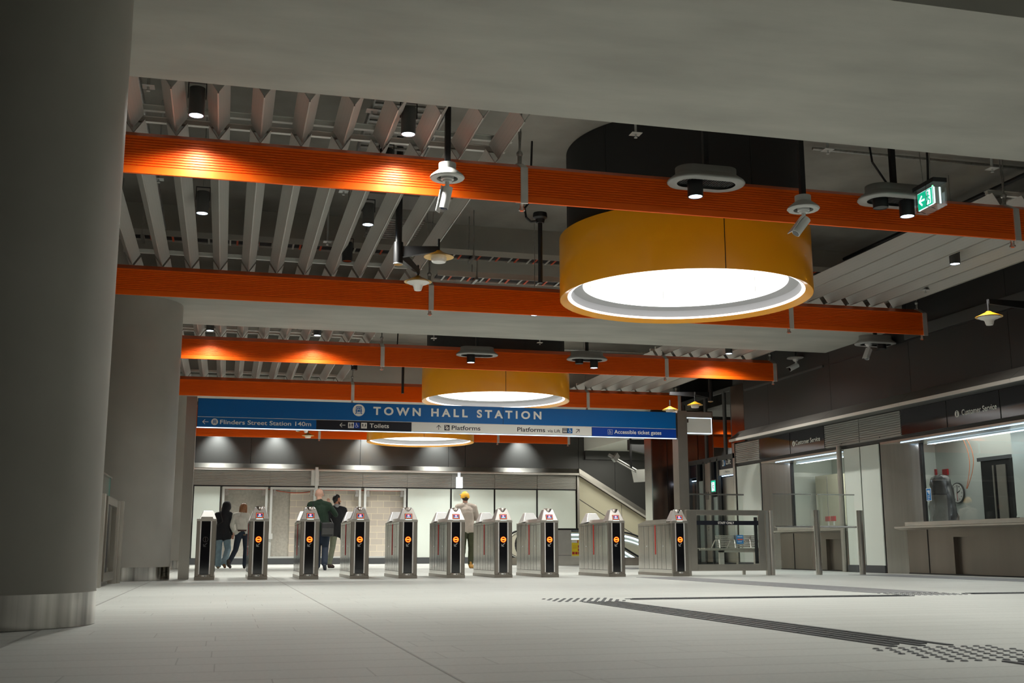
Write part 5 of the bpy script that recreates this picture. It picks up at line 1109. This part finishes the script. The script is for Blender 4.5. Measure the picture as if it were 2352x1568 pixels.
# ================================================================ TACTILE PAVING
def studs(x0, x1, y0, y1, label, pitch=0.066, r=0.0175):
    b = MB(); nx = int((x1-x0)/pitch)
    ny = int((y1-y0)/0.085)
    for i in range(nx):
        for j in range(ny):
            cx = x0+(i+0.5+(0.5 if j % 2 else 0.0)-0.25)*pitch; cy_ = y0+(j+0.5)*0.085
            b.lathe([(r, 0), (r*0.72, 0.005), (0.0, 0.005)], (cx, cy_, 0), n=8)
    return tag(b.build('warning_studs', 'tactile', origin=((x0+x1)/2, y0, 0)), label, 'tactile paving', kind='stuff')
studs(2.84, 3.54, 9.55, 10.27, 'field of small dark warning studs at the far end of the diagonal guide bars')
studs(2.86, 3.58, 4.08, 4.78, 'field of dark warning studs in the near right corner of the floor')
studs(6.52, 7.30, 9.93, 10.56, 'field of dark warning studs where the thin guide line meets the grey paver strip')
def bars(x0, x1, y0, y1, along, label, pitch=0.075, L_=0.29, gap=0.012, w_=0.034):
    b = MB()
    if along == 'y':
        n = round((x1-x0)/pitch)
        for i in range(n):
            cx = x0+(i+0.5)*pitch; y = y0+(0.1 if i % 2 else 0.0)
            while y < y1: b.box(cx-w_/2, cx+w_/2, y, min(y+L_, y1), 0, 0.005); y += L_+gap
    else:
        n = round((y1-y0)/pitch)
        for i in range(n):
            cy_ = y0+(i+0.5)*pitch; x = x0+(0.1 if i % 2 else 0.0)
            while x < x1: b.box(x, min(x+L_, x1), cy_-w_/2, cy_+w_/2, 0, 0.005); x += L_+gap
    return tag(b.build('guide_bars', 'tactile', origin=(x0, y0, 0)), label, 'tactile paving', kind='stuff')
bars(3.02, 3.37, 4.8, 9.53, 'y', 'band of dark guide bars running from the near stud field towards the gates')
bars(3.05, 3.40, 1.2, 4.06, 'y', 'band of dark guide bars leaving the picture at the lower right')
bars(3.60, 6.50, 9.78, 10.10, 'x', 'thin-looking line of dark guide bars crossing the floor between the two stud fields')
bars(7.32, 9.8, 10.02, 10.34, 'x', 'line of dark guide bars running to the right edge beyond the far stud field')
def pavers(x0, x1, y0, y1, label):
    b = MB(); n = int((x1-x0)/0.2)+0; y = y0
    while y < y1-0.01:
        for i in range(4):
            a = x0+(x1-x0)*i/4; b.box(a+0.004, a+(x1-x0)/4-0.004, y+0.004, min(y+0.2, y1)-0.004, 0, 0.003)
        y += 0.2
    return tag(b.build('paver_strip', 'tactile_base', origin=(x0, y0, 0)), label, 'paving strip')
pavers(6.53, 7.30, 10.57, 17.55, 'strip of grey stone pavers running from the rightmost gate to the far stud field')
pavers(10.70, 11.55, 12.0, 18.1, 'strip of grey stone pavers along the nearer ticket window')
pavers(9.0, 9.8, 24.5, 30.0, 'distant strip of grey pavers seen between gates before the escalator wall')
b = MB(); b.lathe([(0.10, 0.002), (0.0, 0.002)], n=24); b.lathe([(0.10, 0.0), (0.10, 0.002)], n=24); o = b.build('floor_cover', 'skirt'); o.location = (7.3, 9.0, 0); tag(o, 'small round dark cover plate in the floor at the right', 'cover plate')
# ================================================================ PEOPLE
def capsule(b, p0, p1, r0, r1, fy=1.0, n=14):
    """tapered capsule, flattened front-to-back by fy"""
    p0, p1 = Vector(p0), Vector(p1); d = p1-p0; L_ = d.length
    if L_ < 1e-5: d = Vector((0, 0, 1)); L_ = 1e-5
    d = d.normalized(); a = Vector((0, 1, 0)) if abs(d.y) < 0.8 else Vector((1, 0, 0))
    u = d.cross(a).normalized(); w_ = d.cross(u).normalized()
    rings = []
    for k in range(5): t = -PI/2+PI/2*k/4; rings.append((p0+d*r0*math.sin(t), r0*math.cos(t)))
    for k in range(5): t = PI/2*k/4; rings.append((p1+d*r1*math.sin(t), r1*math.cos(t)))
    v = []
    for c, r in rings:
        r = max(r, 1e-4)
        for i in range(n):
            t = 2*PI*i/n; q = (u*math.cos(t)+w_*math.sin(t))*r; q.y *= fy; v.append(c+q)
    m = len(rings); f = [(j*n+i, j*n+(i+1) % n, (j+1)*n+(i+1) % n, (j+1)*n+i) for j in range(m-1) for i in range(n)]
    f += [list(range(n))[::-1], list(range((m-1)*n, m*n))]; b.add(v, f, True)
def blend(caps, name, mat, parent, voxel=0.011, smooth=4, shift=0.0, wrinkle=0.0):
    b = MB()
    for c in caps:
        p0, p1, r0, r1 = c[:4]; capsule(b, p0, p1, r0+shift, r1+shift, c[4] if len(c) > 4 else 1.0)
    o = b.build(name+'_tmp', mat)
    m = o.modifiers.new('r', 'REMESH'); m.mode = 'VOXEL'; m.voxel_size = voxel; m.use_smooth_shade = True
    s = o.modifiers.new('s', 'SMOOTH'); s.factor = 0.5; s.iterations = smooth
    if wrinkle:
        tx = bpy.data.textures.new('folds', 'CLOUDS'); tx.noise_scale = 0.10
        dm = o.modifiers.new('d', 'DISPLACE'); dm.texture = tx; dm.strength = wrinkle; dm.mid_level = 0.5
    bpy.context.view_layer.update()
    dg = bpy.context.evaluated_depsgraph_get(); me = bpy.data.meshes.new_from_object(o.evaluated_get(dg))
    bpy.data.objects.remove(o)
    me.name = name; me.materials.clear(); me.materials.append(M_[mat] if isinstance(mat, str) else mat)
    me.polygons.foreach_set('use_smooth', [True]*len(me.polygons))
    r = bpy.data.objects.new(name, me); COL.objects.link(r); r.parent = parent; return r
M_['skin'] = P('skin', (0.62, 0.33, 0.235), 0.5)
M_['skin_pale'] = P('skin_pale', (0.68, 0.40, 0.30), 0.45)
M_['skin_tan'] = P('skin_tan', (0.50, 0.22, 0.13), 0.5)
def figure(name_label, loc, h, J, skin, clothes, group=None):
    """J: joints in metres for a 1.75 m body facing away from the camera (+Y), x to the right, scaled to height h"""
    t = thing('person', name_label, 'person', loc, group)
    k = h/1.75
    for q in J: J[q] = tuple(c*k for c in J[q])
    hd = Vector(J['head']); nk = Vector(J['neck']); pl = Vector(J['pelvis']); ch = Vector(J['chest'])
    fd = Vector(J.get('face', (0, 1, 0)))
    fd = Vector((fd.x, fd.y, 0)).normalized(); sd = Vector((fd.y, -fd.x, 0))
    def up_(z): return Vector((0, 0, z*k))
    body = [(hd+up_(0.03)-fd*0.012*k, hd-up_(0.02)+fd*0.005*k, 0.088*k, 0.078*k), (hd-up_(0.04)+fd*0.035*k, hd-up_(0.075)+fd*0.05*k, 0.055*k, 0.038*k),
            (hd-up_(0.02)+fd*0.082*k, hd-up_(0.042)+fd*0.10*k, 0.012*k, 0.016*k), (hd-up_(0.085)+fd*0.075*k, hd-up_(0.085)+fd*0.082*k, 0.018*k, 0.014*k),
            (nk-up_(0.03), hd-up_(0.06)-fd*0.01*k, 0.062*k, 0.052*k),
            (hd+sd*0.083*k-up_(0.0), hd+sd*0.086*k-up_(0.035), 0.018*k, 0.012*k), (hd-sd*0.083*k, hd-sd*0.086*k-up_(0.035), 0.018*k, 0.012*k)]
    for s in 'LR':
        sh, el, wr, hp, kn, an = [Vector(J[a+s]) for a in ('sh', 'el', 'wr', 'hp', 'kn', 'an')]
        body += [(nk-up_(0.045), sh, 0.052*k, 0.050*k, 0.9), (ch, sh-up_(0.03), 0.12*k, 0.07*k, 0.75), (ch, pl+up_(0.08), 0.125*k, 0.12*k, 0.75), (pl+up_(0.06), hp, 0.125*k, 0.10*k, 0.85),
                 (sh, el, 0.052*k, 0.042*k), (el, wr, 0.042*k, 0.026*k), (hp, kn, 0.092*k, 0.055*k), (kn, an, 0.055*k, 0.036*k),
                 (an, an+Vector(J.get('toe'+s, (0, 0.15, -0.05))), 0.038*k, 0.026*k), (an+Vector((0, -0.04*k, -0.03*k)), an, 0.034*k, 0.034*k)]
        # hand: palm, four fingers, thumb
        hdir = (wr-el).normalized(); hd2 = Vector(J.get('hand'+s, tuple(hdir))).normalized()
        side = hd2.cross(Vector((0, 1, 0.01))).normalized(); pn = hd2.cross(side).normalized()
        pc = wr+hd2*0.075*k
        for q in (-0.026, -0.009, 0.009, 0.026): body.append((wr+side*q*0.6*k, pc+side*q*k, 0.014*k, 0.013*k))
        for q, ln in ((-0.030, 0.055), (-0.010, 0.072), (0.010, 0.078), (0.030, 0.068)):
            m1 = pc+side*q*k+hd2*ln*0.5*k+pn*0.008*k; m2 = m1+(hd2*0.7+pn*0.7)*ln*0.5*k
            body += [(pc+side*q*k, m1, 0.0085*k, 0.008*k), (m1, m2, 0.008*k, 0.0065*k)]
        th = wr+hd2*0.02*k+side*0.028*k; body += [(th, th+(hd2*0.8+side*0.7+pn*0.3)*0.045*k, 0.011*k, 0.0095*k), (th+(hd2*0.8+side*0.7+pn*0.3)*0.045*k, th+(hd2*0.9+side*0.6+pn*0.7)*0.07*k, 0.009*k, 0.0075*k)]
    blend(body, 'body', skin, t, voxel=0.0065, smooth=2)
    def top_caps(low, fat=0.0, sleeve=1.0):
        c = [(nk-up_(0.025), nk-up_(0.05), 0.074*k, 0.09*k)]
        for s in 'LR':
            sh, el, wr = [Vector(J[a+s]) for a in ('sh', 'el', 'wr')]
            c += [(nk-up_(0.045), sh, 0.080*k, 0.072*k, 0.95), (ch, sh-up_(0.03), 0.14*k, 0.082*k, 0.8), (ch, pl+up_(0.08), (0.148+fat)*k, (0.150+fat)*k, 0.78),
                  (sh, el, 0.068*k, 0.060*k), (el, el.lerp(wr, sleeve), 0.060*k, 0.042*k)]
            hp = Vector(J['hp'+s]); c.append((pl+up_(0.06), Vector((hp.x*1.05, (hp.y+pl.y)/2, pl.z-low*k)), (0.145+fat)*k, (0.120+fat)*k, 0.85))
        return c
    def leg_caps(w0=0.104, w1=0.075, w2=0.06, stop=0.0):
        c = []
        for s in 'LR':
            hp, kn, an = [Vector(J[a+s]) for a in ('hp', 'kn', 'an')]
            c += [(pl+up_(0.05), hp, 0.14*k, 0.115*k, 0.88), (hp, kn, w0*k, w1*k), (kn, kn.lerp(an, 0.97-stop), w1*k, w2*k)]
        return c
    def shoe(s, m, high=False):
        an = Vector(J['an'+s]); td = Vector(J.get('toe'+s, (0, 0.15, -0.05)))*1.0
        c = [(an+Vector((0, -0.035, -0.035))*k, an+td*k+Vector((0, 0, 0.0)), 0.042*k, 0.036*k), (an+td*0.6*k, an+td*1.05*k, 0.046*k, 0.038*k), (an, an+Vector((0, -0.02, -0.04))*k, 0.048*k, 0.042*k)]
        if high: c.append((an+up_(0.07), an, 0.055*k, 0.052*k))
        return blend(c, 'shoe', m, t, voxel=0.009, smooth=2)
    clothes(t, k, J, top_caps, leg_caps, shoe, hd, fd, sd, up_, ch, pl, nk)
    return t

# -- person 1: black hooded top, light jeans
def c1(t, k, J, top, leg, shoe, hd, fd, sd, up_, ch, pl, nk):
    blend(leg(0.108, 0.085, 0.085), 'jeans', P('light_blue_jeans', (0.19, 0.28, 0.33), 0.8, vary=0.15, scale=12), t, 0.011, 3, wrinkle=0.012)
    blend(top(0.10, 0.02, 0.97)+[(nk-up_(0.02), hd-up_(0.02), 0.085*k, 0.125*k), (hd+up_(0.03), hd-up_(0.02), 0.118*k, 0.122*k)], 'hooded_top', P('black_hoodie', (0.008, 0.009, 0.013), 0.85), t, 0.011, 3, wrinkle=0.010)
    shoe('L', P('brown_white_shoe', (0.30, 0.22, 0.15), 0.6)); shoe('R', P('brown_shoe', (0.22, 0.10, 0.03), 0.6))
    b = MB(); b.path([tuple(nk+Vector((-0.10, -0.13, 0.02))*k), tuple(ch+Vector((-0.02, -0.16, -0.05))*k), tuple(pl+Vector((-0.17, -0.08, 0.15))*k)], 0.012, 8); b.build('bag_strap', 'black', t)
figure('person in black hooded top and light blue jeans walking away, seen from behind', (0.02, 29.0, 0), 1.63,
    dict(head=(0.03, 0.03, 1.62), face=(0.5, 0.8, 0), neck=(-0.03, 0, 1.46), chest=(-0.04, 0, 1.27), pelvis=(-0.05, 0, 0.93), shL=(-0.20, 0, 1.40), shR=(0.13, 0, 1.41), elL=(-0.25, 0.05, 1.13), elR=(0.17, -0.03, 1.12), wrL=(-0.20, 0.20, 0.95), wrR=(0.20, 0.02, 0.90),
         hpL=(-0.13, 0, 0.90), hpR=(0.05, 0, 0.90), knL=(-0.13, 0.03, 0.48), knR=(0.11, 0.02, 0.50), anL=(-0.12, -0.02, 0.08), anR=(0.03, -0.30, 0.13), toeR=(0.02, 0.12, -0.09)), 'skin', c1, 'people beyond the gates')
# -- person 2: white shirt, dark jeans
def c2(t, k, J, top, leg, shoe, hd, fd, sd, up_, ch, pl, nk):
    blend(leg(0.100, 0.070, 0.058), 'jeans', P('dark_jeans', (0.010, 0.018, 0.035), 0.8), t, 0.011, 3, wrinkle=0.008)
    blend(top(0.0, 0.0, 0.98), 'shirt', P('white_shirt', (0.62, 0.61, 0.55), 0.8, vary=0.08, scale=8), t, 0.011, 3, wrinkle=0.022)
    hair = P('auburn_hair', (0.26, 0.11, 0.045), 0.45, vary=0.5, scale=30, stretch=(3, 3, 0.3))
    blend([(hd+up_(0.035)-fd*0.015*k, hd-fd*0.02*k, 0.100*k, 0.104*k), (hd-fd*0.03*k, hd-up_(0.14)-fd*0.05*k-sd*0.02*k, 0.105*k, 0.085*k), (hd+sd*0.05*k, hd+sd*0.075*k-up_(0.17)+fd*0.0*k, 0.055*k, 0.035*k), (hd-sd*0.05*k, hd-sd*0.09*k-up_(0.15), 0.06*k, 0.04*k)], 'hair', hair, t, 0.009, 2)
    b = MB(); b.lathe([(0.150*k, -0.02), (0.155*k, -0.018), (0.155*k, 0.018), (0.150*k, 0.02)], tuple(pl+up_(0.07)), n=32, closed=True, sy=0.85); b.build('belt', P('brown_belt', (0.05, 0.02, 0.012), 0.5), t)
    b = MB(); b.box(pl.x+0.03, pl.x+0.09, pl.y-0.155*k, pl.y-0.150*k, pl.z-0.05, pl.z-0.035); b.build('pocket_label', P('tan_label', (0.30, 0.16, 0.06), 0.6), t)
    shoe('L', P('black_shoe', (0.03, 0.022, 0.018), 0.5), True); shoe('R', 'black')
figure('person with auburn hair in white shirt and dark jeans, head bowed, beside the hooded one', (0.44, 28.7, 0), 1.60,
    dict(head=(0.03, 0.08, 1.60), face=(0.75, 0.65, 0), neck=(-0.03, 0.02, 1.46), chest=(-0.05, 0, 1.27), pelvis=(0.0, 0, 0.93), shL=(-0.20, 0, 1.40), shR=(0.12, 0.02, 1.40), elL=(-0.27, 0.05, 1.14), elR=(0.15, 0.0, 1.12), wrL=(-0.22, 0.18, 0.98), wrR=(0.22, 0.22, 1.10),
         hpL=(-0.08, 0, 0.90), hpR=(0.10, 0, 0.90), knL=(-0.15, -0.02, 0.49), knR=(0.12, 0.10, 0.49), anL=(-0.32, -0.28, 0.13), anR=(0.10, 0.06, 0.08), toeL=(0.05, 0.11, -0.09)), 'skin_pale', c2, 'people beyond the gates')
# -- person 3: bald, green jacket, shoulder bag
def c3(t, k, J, top, leg, shoe, hd, fd, sd, up_, ch, pl, nk):
    blend(leg(0.106, 0.078, 0.070), 'trousers', P('navy_trousers', (0.012, 0.022, 0.042), 0.8), t, 0.011, 3, wrinkle=0.008)
    blend(top(0.02, 0.015, 0.92)+[(nk-up_(0.02), nk+up_(0.0), 0.075*k, 0.070*k)], 'jacket', P('dark_green_jacket', (0.008, 0.028, 0.013), 0.8), t, 0.011, 3, wrinkle=0.016)
    shoe('L', P('dark_blue_shoe', (0.012, 0.02, 0.04), 0.5)); shoe('R', P('dark_blue_shoe2', (0.012, 0.02, 0.04), 0.5))
figure('bald person in dark green jacket holding one hand up to the chest, seen from behind', (2.12, 25.9, 0), 1.78,
    dict(head=(-0.05, 0.02, 1.66), face=(0.25, 1, 0), neck=(-0.04, 0, 1.50), chest=(-0.02, 0, 1.30), pelvis=(0.02, 0, 0.95), shL=(-0.24, 0, 1.42), shR=(0.16, 0.0, 1.42), elL=(-0.28, 0.05, 1.15), elR=(0.33, 0.06, 1.21), wrL=(-0.20, 0.18, 1.0), wrR=(0.19, 0.20, 1.44),
         hpL=(-0.06, 0, 0.92), hpR=(0.12, 0, 0.92), knL=(-0.05, 0.08, 0.50), knR=(0.11, 0.0, 0.48), anL=(-0.05, 0.05, 0.08), anR=(0.08, -0.26, 0.14), toeR=(0.02, 0.06, -0.11), handR=(-0.2, 0.1, 1)), 'skin_pale', c3, 'people beyond the gates')
t = thing('shoulder_bag', 'dark grey shoulder bag hanging at the hip of the bald person', 'bag', (2.12, 25.74, 0.72))
b = MB(); b.box(0.0, 0.27, -0.10, 0.04, 0.02, 0.33); b.build('bag_body', P('bag_fabric', (0.032, 0.032, 0.034), 0.6, vary=0.2, scale=10), t, bevel=0.035, seg=3)
b = MB(); b.box(0.01, 0.26, -0.115, -0.10, 0.06, 0.20); b.build('front_pocket', 'darkgrey', t, bevel=0.01, seg=2)
b = MB(); b.path([(0.01, -0.03, 0.30), (-0.16, -0.01, 0.52), (-0.20, 0.0, 0.78)], 0.012, 8); b.path([(0.25, -0.03, 0.30), (0.2, 0.04, 0.42)], 0.012, 8); b.build('strap', 'black', t)
b = MB(); b.box(0.10, 0.14, -0.12, -0.113, 0.33, 0.335); 
# -- person 4: black jacket, grey-green trousers
def c4(t, k, J, top, leg, shoe, hd, fd, sd, up_, ch, pl, nk):
    blend(leg(0.100, 0.072, 0.062, 0.05), 'trousers', P('sage_trousers', (0.15, 0.165, 0.115), 0.8, vary=0.1, scale=12), t, 0.011, 3, wrinkle=0.012)
    blend(top(0.10, 0.01, 0.97), 'jacket', P('black_jacket', (0.007, 0.008, 0.010), 0.85), t, 0.011, 3, wrinkle=0.012)
    blend([(nk-up_(0.03), nk+up_(0.0)+fd*0.01, 0.078*k, 0.074*k)], 'collar', P('grey_collar', (0.30, 0.31, 0.32), 0.8), t, 0.009, 2)
    blend([(hd+up_(0.05)-fd*0.01*k, hd+up_(0.02)-fd*0.03*k, 0.088*k, 0.090*k), (hd-fd*0.045*k, hd-up_(0.05)-fd*0.05*k, 0.062*k, 0.045*k)], 'hair', P('black_hair', (0.012, 0.010, 0.009), 0.5), t, 0.009, 2, wrinkle=0.015)
    blend([(hd-up_(0.085)+fd*0.045*k, hd-up_(0.095)+fd*0.066*k, 0.034*k, 0.026*k), (hd-up_(0.05)+sd*0.055*k+fd*0.02*k, hd-up_(0.085)+sd*0.035*k+fd*0.045*k, 0.020*k, 0.022*k)], 'beard', P('beard', (0.05, 0.025, 0.018), 0.7), t, 0.008, 2)
    shoe('L', P('brown_suede_shoe', (0.040, 0.022, 0.018), 0.8)); shoe('R', P('brown_suede_shoe2', (0.040, 0.022, 0.018), 0.8))
figure('person in black jacket and grey-green trousers with dark hair, head turned right, mid stride', (2.82, 28.7, 0), 1.80,
    dict(head=(-0.08, 0.03, 1.64), face=(1, 0.35, 0), neck=(-0.10, 0, 1.48), chest=(-0.08, 0, 1.29), pelvis=(-0.05, 0, 0.94), shL=(-0.27, -0.02, 1.40), shR=(0.10, 0.04, 1.40), elL=(-0.30, 0.0, 1.13), elR=(0.16, 0.12, 1.15), wrL=(-0.26, 0.10, 0.92), wrR=(0.20, 0.30, 1.02),
         hpL=(-0.13, 0, 0.91), hpR=(0.03, 0, 0.91), knL=(-0.16, 0.02, 0.50), knR=(0.20, 0.28, 0.50), anL=(-0.24, -0.10, 0.08), anR=(0.32, 0.35, 0.09), toeL=(0.10, 0.11, -0.045)), 'skin_tan', c4, 'people beyond the gates')
# -- person 5: yellow cap, pale sweatshirt
def c5(t, k, J, top, leg, shoe, hd, fd, sd, up_, ch, pl, nk):
    blend(leg(0.112, 0.088, 0.058, 0.04), 'cargo_trousers', P('olive_trousers', (0.050, 0.055, 0.025), 0.85, vary=0.12, scale=10), t, 0.011, 3, wrinkle=0.022)
    blend(top(0.02, 0.03, 0.97), 'sweatshirt', P('pale_taupe_sweatshirt', (0.47, 0.405, 0.345), 0.9), t, 0.011, 3, wrinkle=0.018)
    blend([(hd-up_(0.005)-fd*0.02*k, hd-up_(0.04)-fd*0.028*k, 0.082*k, 0.072*k)], 'hair', P('dark_brown_hair', (0.035, 0.022, 0.015), 0.6), t, 0.009, 2)
    b = MB(); prof = [(0.104*math.cos(a), 0.136*math.sin(a)) for a in [PI/2*q/10 for q in range(10)]]+[(0.001, 0.136)]
    b.lathe([(r*k, z*k) for r, z in prof], tuple(hd-up_(0.012)), n=36, sy=1.08); b.lathe([(0.104*k, -0.016), (0.103*k, 0.01)], tuple(hd-up_(0.018)), n=36, sy=1.08); cap = b.build('cap', P('yellow_cap', (0.80, 0.42, 0.03), 0.7), t)
    b = MB(); c = hd+up_(0.045)-Vector((0.085, -0.02, 0))*k; b.sphere(tuple(c), 0.05*k, 8, sx=1.0, sy=0.9, sz=0.22); b.build('cap_peak', P('yellow_cap_peak', (0.80, 0.42, 0.03), 0.7), cap)
    b = MB(); b.sphere(tuple(hd-up_(0.022)-Vector((0, 0.106, 0))*k), 0.034*k, 8, sx=1.1, sy=0.3, sz=0.35); b.build('cap_opening', 'black', cap)
    for s in 'LR': shoe(s, P('tan_boot', (0.52, 0.27, 0.06), 0.7), True)
figure('person in yellow cap, pale sweatshirt and olive trousers standing with back turned', (5.60, 26.4, 0), 1.80,
    dict(head=(-0.05, 0.02, 1.64), face=(-0.1, 1, 0), neck=(-0.05, 0, 1.48), chest=(-0.02, 0, 1.28), pelvis=(-0.01, 0, 0.93), shL=(-0.22, 0, 1.40), shR=(0.16, 0, 1.40), elL=(-0.27, 0.08, 1.12), elR=(0.25, 0.04, 1.16), wrL=(-0.10, 0.27, 1.08), wrR=(0.12, 0.27, 1.10),
         hpL=(-0.10, 0, 0.90), hpR=(0.09, 0, 0.90), knL=(-0.12, 0.0, 0.48), knR=(0.12, 0.04, 0.48), anL=(-0.12, 0.0, 0.09), anR=(0.08, 0.0, 0.09), toeR=(0.14, 0.05, -0.05), toeL=(-0.08, 0.12, -0.05)), 'skin', c5, 'people beyond the gates')
# -- two people on the escalator, only the head seen above a gate
def head_only(x, y, z, label):
    J = dict(head=(0, 0.02, 1.62), face=(0.2, 1, 0), neck=(0, 0, 1.48), chest=(0, 0, 1.28), pelvis=(0, 0, 0.93), shL=(-0.19, 0, 1.40), shR=(0.19, 0, 1.40), elL=(-0.25, 0.05, 1.12), elR=(0.25, 0.05, 1.12), wrL=(-0.22, 0.2, 0.98), wrR=(0.22, 0.2, 0.98),
             hpL=(-0.09, 0, 0.90), hpR=(0.09, 0, 0.90), knL=(-0.10, 0.0, 0.48), knR=(0.10, 0.0, 0.48), anL=(-0.10, 0.0, 0.08), anR=(0.10, 0.0, 0.08))
    def c6(t, k, J, top, leg, shoe, hd, fd, sd, up_, ch, pl, nk):
        blend(leg(), 'trousers', 'black', t, 0.013, 2); blend(top(0.0), 'jacket', 'black', t, 0.013, 2)
        blend([(hd+up_(0.04)-fd*0.01*k, hd-fd*0.03*k, 0.095*k, 0.092*k)], 'hair', P('dark_hair', (0.012, 0.010, 0.009), 0.5), t, 0.009, 2)
        shoe('L', 'black'); shoe('R', 'black')
    figure(label, (x, y, z), 1.75, J, 'skin', c6, 'people beyond the gates')
head_only(10.75, 31.9, -0.50, 'dark-haired person on the escalator, only the head showing above the wide-lane gate')
